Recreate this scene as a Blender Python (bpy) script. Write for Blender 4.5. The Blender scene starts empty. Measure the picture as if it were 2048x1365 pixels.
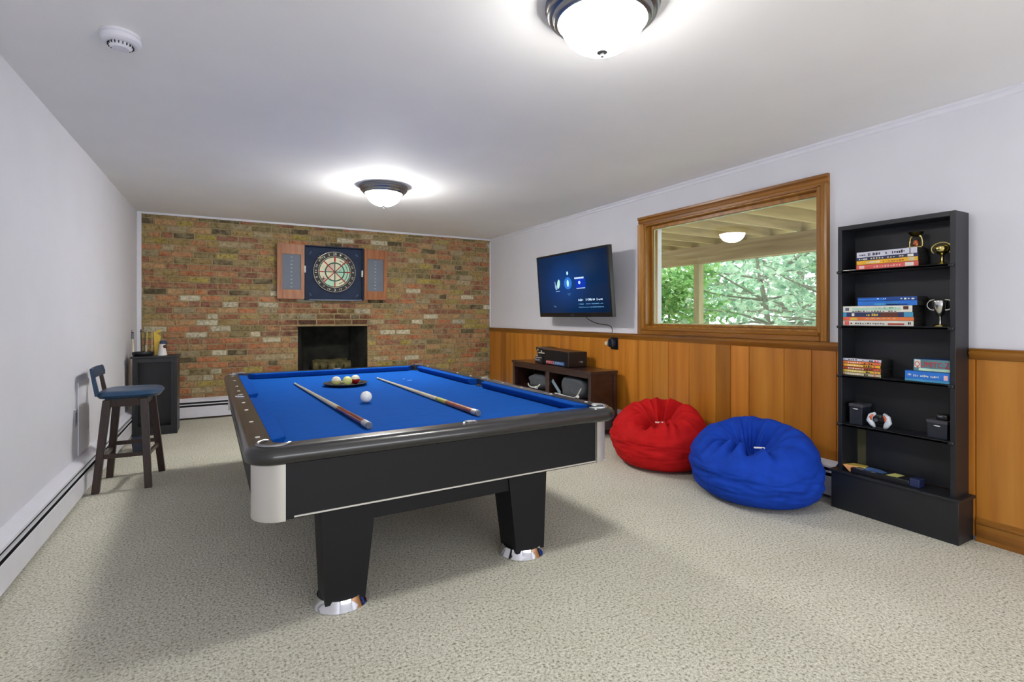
import bpy, bmesh, math, random
from mathutils import Vector, Matrix, noise, Euler
from math import sin, cos, pi, radians
random.seed(7)
C = bpy.context.scene.collection
SC = bpy.context.scene

# ------------------------------------------------------------------ camera, world, lights, exposure
RW, RD, RH = 4.3675, 6.9894, 2.35           # right wall x, brick wall y, ceiling z
BACK = -2.4                                  # wall behind the camera
cam_d = bpy.data.cameras.new('camera'); cam = bpy.data.objects.new('camera', cam_d); C.objects.link(cam)
cam.location = (0.8892, 0.0, 1.1846); cam.rotation_euler = (pi/2, 0, -0.503336)
cam_d.sensor_width = 36.0; cam_d.sensor_fit = 'HORIZONTAL'; cam_d.lens = 36.0*1030.0/2048.0
cam_d.shift_y = -(682.5-632.9)/2048.0; cam_d.clip_start = 0.02; cam_d.clip_end = 200
SC.camera = cam
SC.view_settings.view_transform = 'Standard'; SC.view_settings.look = 'None'
SC.view_settings.gamma = 1.0; SC.view_settings.use_curve_mapping = False
SC.view_settings.exposure = 0.14
w = bpy.data.worlds.new('overcast_sky'); SC.world = w; w.use_nodes = True
wn = w.node_tree; wn.nodes.clear()
wo = wn.nodes.new('ShaderNodeOutputWorld'); wb = wn.nodes.new('ShaderNodeBackground')
wb.inputs['Color'].default_value = (0.93, 0.97, 1.0, 1); wb.inputs['Strength'].default_value = 4.4
wn.links.new(wb.outputs[0], wo.inputs[0])
LAMP_NEAR, LAMP_FAR = 80.0, 208.0
# added fill light behind the camera, tilted up to brighten ceiling and room
al = bpy.data.lights.new('added_fill', 'AREA'); al.shape = 'RECTANGLE'; al.size = 3.4; al.size_y = 1.6; al.energy = 114; al.color = (0.93, 0.96, 1.0)
alo = bpy.data.objects.new('added_fill', al); C.objects.link(alo); alo.location = (2.18, -2.3, 1.05)
alo.rotation_euler = (radians(90+29), 0, 0)

# ------------------------------------------------------------------ helpers
def lin(c):
    return tuple(((v/255.0)/12.92 if v/255.0 <= 0.04045 else (((v/255.0)+0.055)/1.055)**2.4) for v in c)

def NT(name):
    m = bpy.data.materials.new(name); m.use_nodes = True; nt = m.node_tree
    return m, nt, nt.nodes['Principled BSDF'], nt.nodes['Material Output']

def ramp(nt, stops):
    r = nt.nodes.new('ShaderNodeValToRGB'); e = r.color_ramp.elements
    while len(e) < len(stops): e.new(0.5)
    for i, (p, c) in enumerate(stops):
        e[i].position = p; e[i].color = (*c[:3], 1)
    return r

def coords(nt, scale=(1, 1, 1), rot=(0, 0, 0)):
    tc = nt.nodes.new('ShaderNodeTexCoord'); mp = nt.nodes.new('ShaderNodeMapping')
    mp.inputs['Scale'].default_value = scale; mp.inputs['Rotation'].default_value = rot
    nt.links.new(tc.outputs['Object'], mp.inputs['Vector']); return mp.outputs['Vector']

def noise_tex(nt, vec, scale, detail=3, rough=0.5):
    n = nt.nodes.new('ShaderNodeTexNoise'); n.inputs['Scale'].default_value = scale
    n.inputs['Detail'].default_value = detail; n.inputs['Roughness'].default_value = rough
    nt.links.new(vec, n.inputs['Vector']); return n.outputs['Fac']

def bump(nt, fac, b, strength=0.2, dist=0.002):
    n = nt.nodes.new('ShaderNodeBump'); n.inputs['Strength'].default_value = strength
    n.inputs['Distance'].default_value = dist
    nt.links.new(fac, n.inputs['Height']); nt.links.new(n.outputs[0], b.inputs['Normal'])

def mat(name, rgb, rough=0.5, metal=0.0, var=0.06, scale=12, bmp=0.0, bscale=60, bdist=0.002, coat=0.0, spec=0.5, stretch=(1, 1, 1), sheen=0.0):
    m, nt, b, o = NT(name); c = lin(rgb); v = coords(nt, stretch)
    f = noise_tex(nt, v, scale)
    r = ramp(nt, [(0.3, tuple(x*(1-var) for x in c)), (0.7, tuple(min(1, x*(1+var)) for x in c))])
    nt.links.new(f, r.inputs[0]); nt.links.new(r.outputs[0], b.inputs['Base Color'])
    b.inputs['Roughness'].default_value = rough; b.inputs['Metallic'].default_value = metal
    b.inputs['Coat Weight'].default_value = coat; b.inputs['Specular IOR Level'].default_value = spec
    b.inputs['Sheen Weight'].default_value = sheen
    if bmp: bump(nt, noise_tex(nt, v, bscale, 4), b, bmp, bdist)
    return m

def emit(name, rgb, strength, hsv=None):
    m, nt, b, o = NT(name); e = nt.nodes.new('ShaderNodeEmission')
    e.inputs['Color'].default_value = (*lin(rgb), 1); e.inputs['Strength'].default_value = strength
    nt.links.new(e.outputs[0], o.inputs[0]); return m

class MB:
    """collects shapes and links them as ONE mesh object"""
    def __init__(s): s.v = []; s.f = []; s.col = []; s.cur = None
    def add(s, vs, fs, M=None):
        b = len(s.v)
        for p in vs:
            p = Vector(p); s.v.append(M @ p if M is not None else p)
        for f in fs: s.f.append(tuple(b+i for i in f)); s.col.append(s.cur)
        return s
    def box(s, x0, x1, y0, y1, z0, z1, M=None):
        x0, x1 = sorted((x0, x1)); y0, y1 = sorted((y0, y1)); z0, z1 = sorted((z0, z1))
        vs = [(x, y, z) for z in (z0, z1) for y in (y0, y1) for x in (x0, x1)]
        return s.add(vs, [(0, 2, 3, 1), (4, 5, 7, 6), (0, 1, 5, 4), (2, 6, 7, 3), (0, 4, 6, 2), (1, 3, 7, 5)], M)
    def hexa(s, bot, top, M=None):
        return s.add(list(bot)+list(top), [(3, 2, 1, 0), (4, 5, 6, 7), (0, 1, 5, 4), (1, 2, 6, 5), (2, 3, 7, 6), (3, 0, 4, 7)], M)
    def lathe(s, prof, c=(0, 0, 0), n=32, axis='z', M=None, sx=1.0, sy=1.0):
        vs = []; fs = []; m = len(prof)
        for i in range(n):
            a = 2*pi*i/n
            for r, h in prof:
                p = (r*cos(a)*sx, r*sin(a)*sy, h)
                if axis == 'x': p = (h, r*cos(a)*sx, r*sin(a)*sy)
                if axis == 'y': p = (r*cos(a)*sx, h, r*sin(a)*sy)
                vs.append((p[0]+c[0], p[1]+c[1], p[2]+c[2]))
        for i in range(n):
            j = (i+1) % n
            for k in range(m-1):
                q = (i*m+k, j*m+k, j*m+k+1, i*m+k+1)
                if axis == 'y': q = q[::-1]
                fs.append(q)
        if prof[0][0] > 1e-6: fs.append(tuple(i*m for i in range(n))[::-1])
        if prof[-1][0] > 1e-6: fs.append(tuple(i*m+m-1 for i in range(n)))
        return s.add(vs, fs, M)
    def tube(s, pts, r, n=8, closed=False, M=None):
        pts = [Vector(p) for p in pts]; m = len(pts); rr = r if isinstance(r, (list, tuple)) else [r]*m
        vs = []; fs = []; up = None
        for i, p in enumerate(pts):
            if closed: t = (pts[(i+1) % m]-pts[i-1])
            else: t = pts[min(i+1, m-1)]-pts[max(i-1, 0)]
            t = t.normalized() if t.length > 1e-9 else Vector((0, 0, 1))
            if up is None:
                up = Vector((0, 0, 1)) if abs(t.z) < 0.9 else Vector((1, 0, 0))
            a = (up-t*up.dot(t)).normalized(); b = t.cross(a); up = a
            for k in range(n):
                g = 2*pi*k/n; vs.append(p+(a*cos(g)+b*sin(g))*rr[i])
        for i in range(m if closed else m-1):
            j = (i+1) % m
            for k in range(n):
                l = (k+1) % n; fs.append((i*n+k, i*n+l, j*n+l, j*n+k))
        if not closed:
            fs.append(tuple(range(n))[::-1]); fs.append(tuple((m-1)*n+k for k in range(n)))
        return s.add(vs, fs, M)
    def prism(s, poly, h0, h1, axis='z', M=None):
        n = len(poly); vs = []
        for h in (h0, h1):
            for a, b in poly:
                vs.append((a, b, h) if axis == 'z' else ((a, h, b) if axis == 'y' else (h, a, b)))
        fs = [tuple(range(n))[::-1], tuple(range(n, 2*n))]
        for i in range(n):
            j = (i+1) % n; fs.append((i, j, n+j, n+i))
        return s.add(vs, fs, M)
    def sphere(s, c, r, n=20, m=12, sc=(1, 1, 1), M=None):
        prof = [(r*sin(pi*k/m), -r*cos(pi*k/m)) for k in range(m+1)]
        prof[0] = (0, -r); prof[-1] = (0, r)
        vs = []; fs = []
        for i in range(n):
            a = 2*pi*i/n
            for rr, h in prof: vs.append((c[0]+rr*cos(a)*sc[0], c[1]+rr*sin(a)*sc[1], c[2]+h*sc[2]))
        for i in range(n):
            j = (i+1) % n
            for k in range(m): fs.append((i*(m+1)+k, j*(m+1)+k, j*(m+1)+k+1, i*(m+1)+k+1))
        return s.add(vs, fs, M)
    def build(s, name, material, parent=None, bevel=0.0, seg=2, smooth=True, local=False, sub=0, angle=35, weld=True):
        off = Vector((0, 0, 0))
        if parent is not None and not local:
            p = parent
            while p is not None: off += p.location; p = p.parent
        me = bpy.data.meshes.new(name); me.from_pydata([tuple(v-off) for v in s.v], [], s.f)
        if any(c is not None for c in s.col):
            at = me.color_attributes.new('tint', 'FLOAT_COLOR', 'CORNER'); k = 0
            for fi, f in enumerate(s.f):
                c = s.col[fi] or (0.5, 0.5, 0.5)
                for _ in f: at.data[k].color = (*c, 1); k += 1
        if weld:
            bm = bmesh.new(); bm.from_mesh(me); bmesh.ops.remove_doubles(bm, verts=bm.verts, dist=1e-5)
            bmesh.ops.recalc_face_normals(bm, faces=bm.faces); bm.to_mesh(me); bm.free()
        me.materials.append(material)
        if smooth:
            me.shade_smooth(); me.set_sharp_from_angle(angle=radians(angle))
        o = bpy.data.objects.new(name, me); C.objects.link(o)
        if parent is not None: o.parent = parent
        if bevel:
            b = o.modifiers.new('bevel', 'BEVEL'); b.width = bevel; b.segments = seg; b.limit_method = 'ANGLE'
            b.angle_limit = radians(40); b.harden_normals = False
        if sub:
            q = o.modifiers.new('sub', 'SUBSURF'); q.levels = sub; q.render_levels = sub
        return o

def tag(o, label=None, cat=None, group=None, kind=None):
    if label: o['label'] = label
    if cat: o['category'] = cat
    if group: o['group'] = group
    if kind: o['kind'] = kind
    return o

def thing(name, loc, label, cat, group=None, rot=(0, 0, 0)):
    o = bpy.data.objects.new(name, None); C.objects.link(o); o.location = loc; o.rotation_euler = rot
    o.empty_display_size = 0.05
    return tag(o, label, cat, group)

def struct(name, mb, m, parent=None, **k):
    o = mb.build(name, m, parent, **k); o['kind'] = 'structure'; return o

def copy_tree(o, parent=None):
    c = o.copy(); C.objects.link(c)
    if parent is not None: c.parent = parent; c.matrix_parent_inverse = o.matrix_parent_inverse
    for ch in list(o.children): copy_tree(ch, c)
    return c

def text_mb(mb, s, origin, right, up, size, depth=0.0006, width=None):
    """lettering as geometry, added to mb; origin = lower left of the line"""
    cu = bpy.data.curves.new('lettering', 'FONT'); cu.body = s; cu.size = 1.0; cu.extrude = 0.0; cu.resolution_u = 2
    ob = bpy.data.objects.new('lettering', cu); C.objects.link(ob)
    bpy.context.view_layer.update()
    me = bpy.data.meshes.new_from_object(ob.evaluated_get(bpy.context.evaluated_depsgraph_get()))
    xs = [v.co.x for v in me.vertices]; ys = [v.co.y for v in me.vertices]
    right = Vector(right).normalized(); up = Vector(up).normalized(); nrm = right.cross(up)
    k = size/0.72; kx = k if width is None else width/(max(xs)-min(xs)); x0 = min(xs)
    vs = [Vector(origin)+right*(v.co.x-x0)*kx+up*v.co.y*k+nrm*depth for v in me.vertices]
    mb.add(vs, [tuple(p.vertices) for p in me.polygons])
    bpy.data.objects.remove(ob); bpy.data.curves.remove(cu); bpy.data.meshes.remove(me)
    return mb

def marks_mb(mb, origin, right, up, length, h, n, rng, depth=0.0005, fill=0.9):
    """a row of small illegible printed marks"""
    right = Vector(right).normalized(); up = Vector(up).normalized(); nrm = right.cross(up); o = Vector(origin)
    st = length/n
    for i in range(n):
        if rng.random() > fill: continue
        a = o+right*(i*st)+nrm*depth; wv = st*rng.uniform(0.45, 0.85); hh = h*rng.uniform(0.6, 1)
        lo = up*(h-hh)*rng.random()
        mb.add([a+lo, a+right*wv+lo, a+right*wv+up*hh, a+up*hh], [(0, 1, 2, 3)])
    return mb

def quad_mb(mb, o, right, up, wd, h, depth=0.0005):
    right = Vector(right).normalized(); up = Vector(up).normalized(); nrm = right.cross(up); a = Vector(o)+nrm*depth
    mb.add([a, a+right*wd, a+right*wd+up*h, a+up*h], [(0, 1, 2, 3)]); return mb

# ------------------------------------------------------------------ materials
M = {}
M['wall'] = mat('painted_plaster', (219, 219, 227), 0.75, var=0.02, scale=2.5, bmp=0.15, bscale=45, bdist=0.002)
M['ceiling'] = mat('ceiling_paint', (241, 240, 240), 0.8, var=0.02, scale=2.0, bmp=0.15, bscale=35, bdist=0.002)
M['white'] = mat('white_enamel', (225, 225, 234), 0.4, var=0.02)
M['slot'] = mat('dark_slot', (22, 23, 28), 0.6)
M['black'] = mat('black_paint', (26, 28, 33), 0.42, var=0.1, scale=6)
M['tblack'] = mat('table_black', (15, 16, 20), 0.55, var=0.12, scale=4, bmp=0.05, bscale=30, spec=0.3)
M['rail'] = mat('rail_black', (34, 33, 33), 0.3, var=0.1, coat=0.3)
M['chrome'] = mat('chrome', (225, 226, 228), 0.1, 1.0, var=0.02)
M['satin'] = mat('satin_aluminium', (205, 202, 196), 0.38, 0.55, var=0.03, scale=3)
M['nickel'] = mat('brushed_nickel', (150, 150, 152), 0.28, 1.0, var=0.05)
M['ebony'] = mat('black_void', (12, 12, 14), 0.8)
M['gold'] = mat('gold_plate', (222, 205, 130), 0.18, 1.0, var=0.03)
M['silver'] = mat('silver_plate', (215, 215, 212), 0.15, 1.0, var=0.03)
M['walnut'] = mat('walnut_stain', (46, 27, 20), 0.4, var=0.35, scale=9, stretch=(8, 8, 1), coat=0.15)
M['standwood'] = mat('dark_mahogany', (50, 30, 26), 0.28, var=0.3, scale=8, stretch=(1, 1, 5), coat=0.3)
M['navyleather'] = mat('navy_leather', (28, 62, 92), 0.32, var=0.15, scale=10, bmp=0.1, bscale=120)
M['navy'] = mat('navy_felt', (33, 47, 74), 0.8, var=0.12, scale=8)
M['slate'] = mat('slate_panel', (108, 116, 130), 0.7, var=0.06, scale=6)
M['grey'] = mat('charcoal_cloth', (74, 78, 84), 0.9, var=0.15, scale=14, bmp=0.3, bscale=90)
M['whitecord'] = mat('white_plastic', (215, 215, 212), 0.4)
M['blackplastic'] = mat('black_plastic', (18, 19, 22), 0.3, var=0.15)
M['blackcard'] = mat('dark_box_card', (40, 38, 36), 0.6, var=0.35, scale=14)
M['ink'] = mat('black_ink', (30, 28, 34), 0.6)
M['red'] = mat('red_print', (190, 45, 42), 0.5)
M['pale'] = mat('white_card', (225, 222, 218), 0.55, var=0.04)
M['glass_blue'] = mat('blue_card', (30, 105, 190), 0.35, var=0.25, scale=10)
M['ivory'] = mat('cue_maple', (222, 208, 172), 0.3, var=0.07, scale=10, coat=0.4)

def wood_mat(name, dark, mid, light, rough=0.38, coat=0.25, zstretch=True, tint=False, gscale=1.0, wmix=0.12):
    m, nt, b, o = NT(name)
    st = (14, 14, 1.0) if zstretch else (14, 1.0, 14)
    v = coords(nt, st)
    n1 = noise_tex(nt, v, 1.6*gscale, 5, 0.6)
    wv = nt.nodes.new('ShaderNodeTexWave'); wv.bands_direction = 'Y' if zstretch else 'Z'
    wv.inputs['Scale'].default_value = 0.55*gscale; wv.inputs['Distortion'].default_value = 9
    wv.inputs['Detail'].default_value = 3; wv.inputs['Detail Scale'].default_value = 0.9
    nt.links.new(coords(nt, (7, 7, 0.55) if zstretch else (7, 0.55, 7)), wv.inputs['Vector'])
    mx = nt.nodes.new('ShaderNodeMix'); mx.data_type = 'FLOAT'; mx.inputs[0].default_value = wmix
    nt.links.new(n1, mx.inputs[2]); nt.links.new(wv.outputs['Fac'], mx.inputs[3])
    r = ramp(nt, [(0.18, lin(dark)), (0.5, lin(mid)), (0.82, lin(light))])
    nt.links.new(mx.outputs[0], r.inputs[0])
    src = r.outputs[0]
    if tint:
        a = nt.nodes.new('ShaderNodeAttribute'); a.attribute_name = 'tint'
        mm = nt.nodes.new('ShaderNodeMix'); mm.data_type = 'RGBA'; mm.blend_type = 'MULTIPLY'; mm.inputs[0].default_value = 1
        nt.links.new(src, mm.inputs[6]); nt.links.new(a.outputs['Color'], mm.inputs[7]); src = mm.outputs[2]
    nt.links.new(src, b.inputs['Base Color'])
    b.inputs['Roughness'].default_value = rough; b.inputs['Coat Weight'].default_value = coat
    b.inputs['Coat Roughness'].default_value = 0.25
    bump(nt, n1, b, 0.08, 0.001)
    return m
M['pine'] = wood_mat('stained_pine', (158, 92, 24), (192, 123, 40), (210, 144, 60), tint=True, gscale=0.55, wmix=0.16)
M['casing'] = wood_mat('oak_casing_upright', (104, 66, 14), (156, 102, 26), (188, 132, 48), 0.35, 0.2)
M['casing_h'] = wood_mat('oak_casing_level', (90, 54, 14), (140, 88, 22), (170, 116, 40), 0.35, 0.2, zstretch=False)
M['dartwood'] = wood_mat('dart_cabinet_wood', (120, 72, 42), (158, 100, 60), (178, 120, 78), 0.45, 0.1, gscale=2.0)
M['lumber'] = wood_mat('treated_lumber', (140, 116, 82), (176, 150, 112), (202, 180, 144), 0.8, 0, zstretch=False, gscale=0.8)
M['lumberx'] = mat('treated_lumber_joist', (192, 168, 122), 0.8, var=0.16, scale=2.2, stretch=(1, 9, 9))
M['post'] = mat('treated_post', (176, 162, 124), 0.8, var=0.12, scale=3, stretch=(9, 9, 1))

def carpet():
    m, nt, b, o = NT('looped_carpet')
    v = coords(nt)
    n1 = noise_tex(nt, v, 95, 3, 0.6); n2 = noise_tex(nt, v, 2.2, 3, 0.6); n3 = noise_tex(nt, v, 230, 2, 0.5)
    vo = nt.nodes.new('ShaderNodeTexVoronoi'); vo.inputs['Scale'].default_value = 120; nt.links.new(v, vo.inputs['Vector'])
    r = ramp(nt, [(0.34, lin((142, 138, 118))), (0.45, lin((202, 199, 182))), (0.6, lin((226, 224, 210)))])
    nt.links.new(n1, r.inputs[0])
    r2 = ramp(nt, [(0.35, (0.92, 0.92, 0.9)), (0.65, (1, 1, 1))]); nt.links.new(n2, r2.inputs[0])
    r3 = ramp(nt, [(0.36, (0.72, 0.71, 0.68)), (0.5, (1, 1, 1))]); nt.links.new(n3, r3.inputs[0])
    a = nt.nodes.new('ShaderNodeMix'); a.data_type = 'RGBA'; a.blend_type = 'MULTIPLY'; a.inputs[0].default_value = 1
    nt.links.new(r.outputs[0], a.inputs[6]); nt.links.new(r2.outputs[0], a.inputs[7])
    a2 = nt.nodes.new('ShaderNodeMix'); a2.data_type = 'RGBA'; a2.blend_type = 'MULTIPLY'; a2.inputs[0].default_value = 1
    nt.links.new(a.outputs[2], a2.inputs[6]); nt.links.new(r3.outputs[0], a2.inputs[7])
    nt.links.new(a2.outputs[2], b.inputs['Base Color']); b.inputs['Roughness'].default_value = 0.95
    b.inputs['Specular IOR Level'].default_value = 0.1; b.inputs['Sheen Weight'].default_value = 0.1
    ad = nt.nodes.new('ShaderNodeMath'); ad.operation = 'ADD'; nt.links.new(n1, ad.inputs[0]); nt.links.new(vo.outputs['Distance'], ad.inputs[1])
    bump(nt, ad.outputs[0], b, 0.5, 0.006); return m
M['carpet'] = carpet()

def brick_mat(name, soot=False, sootbox=True):
    m, nt, b, o = NT(name)
    v = coords(nt)
    a = nt.nodes.new('ShaderNodeAttribute'); a.attribute_name = 'tint'
    n1 = noise_tex(nt, v, 38, 5, 0.65); n2 = noise_tex(nt, v, 11, 4, 0.6)
    r1 = ramp(nt, [(0.32, (0.45, 0.42, 0.38)), (0.5, (1, 1, 1)), (0.72, (1.35, 1.3, 1.22))]); nt.links.new(n1, r1.inputs[0])
    mm = nt.nodes.new('ShaderNodeMix'); mm.data_type = 'RGBA'; mm.blend_type = 'MULTIPLY'; mm.inputs[0].default_value = 1
    nt.links.new(a.outputs['Color'], mm.inputs[6]); nt.links.new(r1.outputs[0], mm.inputs[7])
    r2 = ramp(nt, [(0.48, (0, 0, 0)), (0.72, (1, 1, 1))]); nt.links.new(n2, r2.inputs[0])
    mx = nt.nodes.new('ShaderNodeMix'); mx.data_type = 'RGBA'; nt.links.new(mm.outputs[2], mx.inputs[6])
    mul = nt.nodes.new('ShaderNodeMath'); mul.operation = 'MULTIPLY'; mul.inputs[1].default_value = 0.6
    nt.links.new(r2.outputs[0], mul.inputs[0]); nt.links.new(mul.outputs[0], mx.inputs[0])
    mx.inputs[7].default_value = (*lin((172, 156, 122)), 1)
    src = mx.outputs[2]
    if sootbox:      # smoke stain on the bricks over the fireplace opening
        tc = nt.nodes.new('ShaderNodeTexCoord'); sp = nt.nodes.new('ShaderNodeSeparateXYZ'); nt.links.new(tc.outputs['Object'], sp.inputs[0])
        def math(op, x, y=None, z=None):
            n = nt.nodes.new('ShaderNodeMath'); n.operation = op
            for i, q in enumerate((x, y, z)):
                if q is None: continue
                if isinstance(q, (int, float)): n.inputs[i].default_value = q
                else: nt.links.new(q, n.inputs[i])
            return n.outputs[0]
        dx = math('DIVIDE', math('SUBTRACT', sp.outputs[0], 2.02), 0.62)
        dz = math('DIVIDE', math('SUBTRACT', sp.outputs[2], 1.08), 0.26)
        d = math('ADD', math('MULTIPLY', dx, dx), math('MULTIPLY', dz, dz))
        d = math('ADD', d, math('MULTIPLY', math('SUBTRACT', n2, 0.5), 1.6))
        rs = ramp(nt, [(0.3, (0.42, 0.4, 0.38)), (1.0, (1, 1, 1))]); nt.links.new(d, rs.inputs[0])
        m3 = nt.nodes.new('ShaderNodeMix'); m3.data_type = 'RGBA'; m3.blend_type = 'MULTIPLY'; m3.inputs[0].default_value = 1
        nt.links.new(src, m3.inputs[6]); nt.links.new(rs.outputs[0], m3.inputs[7]); src = m3.outputs[2]
    nt.links.new(src, b.inputs['Base Color']); b.inputs['Roughness'].default_value = 0.85
    b.inputs['Specular IOR Level'].default_value = 0.25
    bump(nt, n1, b, 0.5, 0.005); return m
M['brick'] = brick_mat('reclaimed_brick')
M['mortar'] = mat('brick_mortar', (150, 134, 100), 0.95, var=0.25, scale=22, bmp=0.5, bscale=60, bdist=0.006)
M['soot'] = mat('sooty_firebrick', (38, 38, 33), 0.95, var=0.7, scale=5, bmp=0.5, bscale=25, bdist=0.01)
M['ash'] = mat('ash', (105, 105, 100), 0.95, var=0.3, scale=15, bmp=0.6, bscale=40, bdist=0.01)
M['log'] = mat('charred_log', (92, 84, 50), 0.9, var=0.5, scale=14, bmp=0.6, bscale=30, bdist=0.01)

def cloth_mat(name, rgb, var=0.08, rough=0.9, stretch=(1, 1, 1), scale=30, bs=400, sheen=0.3):
    m = mat(name, rgb, rough, var=var, scale=scale, stretch=stretch, bmp=0.15, bscale=bs, bdist=0.0008, spec=0.04, sheen=0.0)
    return m
M['felt'] = cloth_mat('blue_felt', (20, 78, 158), 0.1, stretch=(1, 9, 1), scale=14)
M['feltc'] = cloth_mat('blue_cushion_felt', (16, 74, 156), 0.06)
M['redcloth'] = cloth_mat('red_canvas', (190, 30, 32), 0.08, 0.65, scale=18)
M['bluecloth'] = cloth_mat('blue_canvas', (28, 66, 172), 0.1, 0.6, scale=18)

def glass_mat():
    m, nt, b, o = NT('window_glass'); nt.nodes.remove(b)
    t = nt.nodes.new('ShaderNodeBsdfTransparent'); t.inputs[0].default_value = (0.93, 0.97, 0.95, 1)
    g = nt.nodes.new('ShaderNodeBsdfGlossy'); g.inputs['Roughness'].default_value = 0.0
    lw = nt.nodes.new('ShaderNodeLayerWeight'); lw.inputs[0].default_value = 0.5
    p = nt.nodes.new('ShaderNodeMath'); p.operation = 'POWER'; p.inputs[1].default_value = 5; nt.links.new(lw.outputs['Facing'], p.inputs[0])
    q = nt.nodes.new('ShaderNodeMath'); q.operation = 'MULTIPLY_ADD'; q.inputs[1].default_value = 0.95; q.inputs[2].default_value = 0.05
    nt.links.new(p.outputs[0], q.inputs[0])
    mx = nt.nodes.new('ShaderNodeMixShader'); nt.links.new(q.outputs[0], mx.inputs[0]); nt.links.new(t.outputs[0], mx.inputs[1]); nt.links.new(g.outputs[0], mx.inputs[2])
    nt.links.new(mx.outputs[0], o.inputs[0]); return m
M['glass'] = glass_mat()

def leaf_mat(name, c1, c2, c3):
    m, nt, b, o = NT(name); n = noise_tex(nt, coords(nt), 7.0, 3, 0.6)
    r = ramp(nt, [(0.3, lin(c1)), (0.5, lin(c2)), (0.7, lin(c3))]); nt.links.new(n, r.inputs[0])
    d = nt.nodes.new('ShaderNodeBsdfDiffuse'); t = nt.nodes.new('ShaderNodeBsdfTranslucent')
    nt.links.new(r.outputs[0], d.inputs[0]); nt.links.new(r.outputs[0], t.inputs[0])
    mx = nt.nodes.new('ShaderNodeMixShader'); mx.inputs[0].default_value = 0.5
    nt.links.new(d.outputs[0], mx.inputs[1]); nt.links.new(t.outputs[0], mx.inputs[2]); nt.links.new(mx.outputs[0], o.inputs[0]); nt.nodes.remove(b)
    return m
M['leaf_green'] = leaf_mat('bright_leaves', (84, 132, 84), (140, 182, 112), (206, 222, 168))
M['leaf_mint'] = leaf_mat('pale_leaves', (112, 152, 130), (170, 198, 172), (222, 232, 212))
M['leaf_deep'] = leaf_mat('deep_leaves', (74, 112, 88), (124, 160, 124), (178, 204, 160))
M['bark'] = mat('grey_bark', (128, 126, 112), 0.9, var=0.2, scale=6, stretch=(3, 3, 1))
M['ground'] = mat('pale_yard', (206, 206, 190), 0.9, var=0.1, scale=0.8)

# ------------------------------------------------------------------ room shell
mb = MB().box(-0.15, RW+0.25, BACK-0.15, RD+0.9, -0.12, 0.0)
struct('floor', mb, M['carpet'])
mb = MB().box(-0.15, RW+0.25, BACK-0.15, RD+0.9, RH, RH+0.12)
struct('ceiling', mb, M['ceiling'])
mb = MB().box(-0.15, 0, BACK, RD+0.15, 0, RH)
struct('wall_left', mb, M['wall'])
mb = MB().box(-0.15, RW+0.25, BACK-0.15, BACK, 0, RH)
struct('wall_back', mb, M['wall'])

# right wall with the window hole
WY0, WY1, WZ0, WZ1 = 2.035, 3.695, 1.075, 2.06       # opening in the wall
mb = MB()
x0, x1 = RW, RW+0.22
mb.box(x0, x1, BACK, WY0, 0, RH); mb.box(x0, x1, WY1, RD+0.15, 0, RH)
mb.box(x0, x1, WY0, WY1, 0, WZ0); mb.box(x0, x1, WY0, WY1, WZ1, RH)
wr = struct('wall_right', mb, M['wall'])
# crown moulding strip of the right wall
mb = MB(); mb.prism([(RW, RH), (RW-0.018, RH), (RW-0.018, RH-0.012), (RW-0.008, RH-0.02), (RW-0.008, RH-0.04), (RW, RH-0.045)], BACK, RD, axis='y')
struct('trim_1', mb, M['white'])
# pine boards of the wainscot, every board its own width and tone
edges = [7.0, 6.631, 6.47, 6.185, 5.95, 5.733, 5.5, 5.317, 5.1, 4.894, 4.7, 4.518, 4.33, 4.142, 3.95, 3.772, 3.578, 3.378, 3.143, 2.863, 2.725, 2.56, 2.279, 2.081, 1.917, 1.70, 1.5, 1.205, 0.95, 0.75, 0.5, 0.3, 0.1, -0.15, -0.4, -0.6, -0.85, -1.1, -1.3, -1.5, -1.8, -2.0, -2.2, -2.4]
tones = {6.631: 0.6, 3.578: 0.95, 2.863: 0.66, 3.378: 1.0, 2.56: 0.95}
mb = MB(); rng = random.Random(3)
for a, b_ in zip(edges[:-1], edges[1:]):
    t = tones.get(a, rng.uniform(0.8, 1.1))
    if a in (3.378,): t = 0.98
    mb.cur = (t*rng.uniform(0.98, 1.03), t*rng.uniform(0.95, 1.02), t*rng.uniform(0.88, 1.0))
    g = 0.0035; xf = RW-0.012
    mb.add([(xf, a-g, 0.02), (xf, b_+g, 0.02), (xf, b_+g, 0.99), (xf, a-g, 0.99), (xf+0.011, a, 0.02), (xf+0.011, b_, 0.02), (xf+0.011, b_, 0.99), (xf+0.011, a, 0.99)],
           [(0, 1, 2, 3), (0, 3, 7, 4), (1, 5, 6, 2)])
wp = mb.build('wood_paneling', M['pine'], wr, weld=False, smooth=False)
# chair rail
mb = MB(); pr = [(RW, 0.955), (RW-0.016, 0.955), (RW-0.02, 0.968), (RW-0.03, 0.98), (RW-0.034, 0.995), (RW-0.024, 1.003), (RW-0.03, 1.012), (RW, 1.015)]
mb.prism(pr, 1.826, RD-0.01, axis='y')
struct('trim_2', mb, M['casing_h'], bevel=0.002)
mb = MB(); mb.prism(pr, BACK, 1.229, axis='y')
struct('trim_6', mb, M['casing_h'], bevel=0.002)
# wooden skirting near the camera
mb = MB(); pr = [(RW, 0), (RW-0.03, 0), (RW-0.03, 0.012), (RW-0.02, 0.02), (RW-0.02, 0.088), (RW-0.026, 0.095), (RW-0.026, 0.108), (RW-0.016, 0.114), (RW-0.016, 0.122), (RW, 0.126)]
mb.prism(pr, BACK, 1.2, axis='y')
struct('baseboard_right', mb, M['casing_h'])

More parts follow.
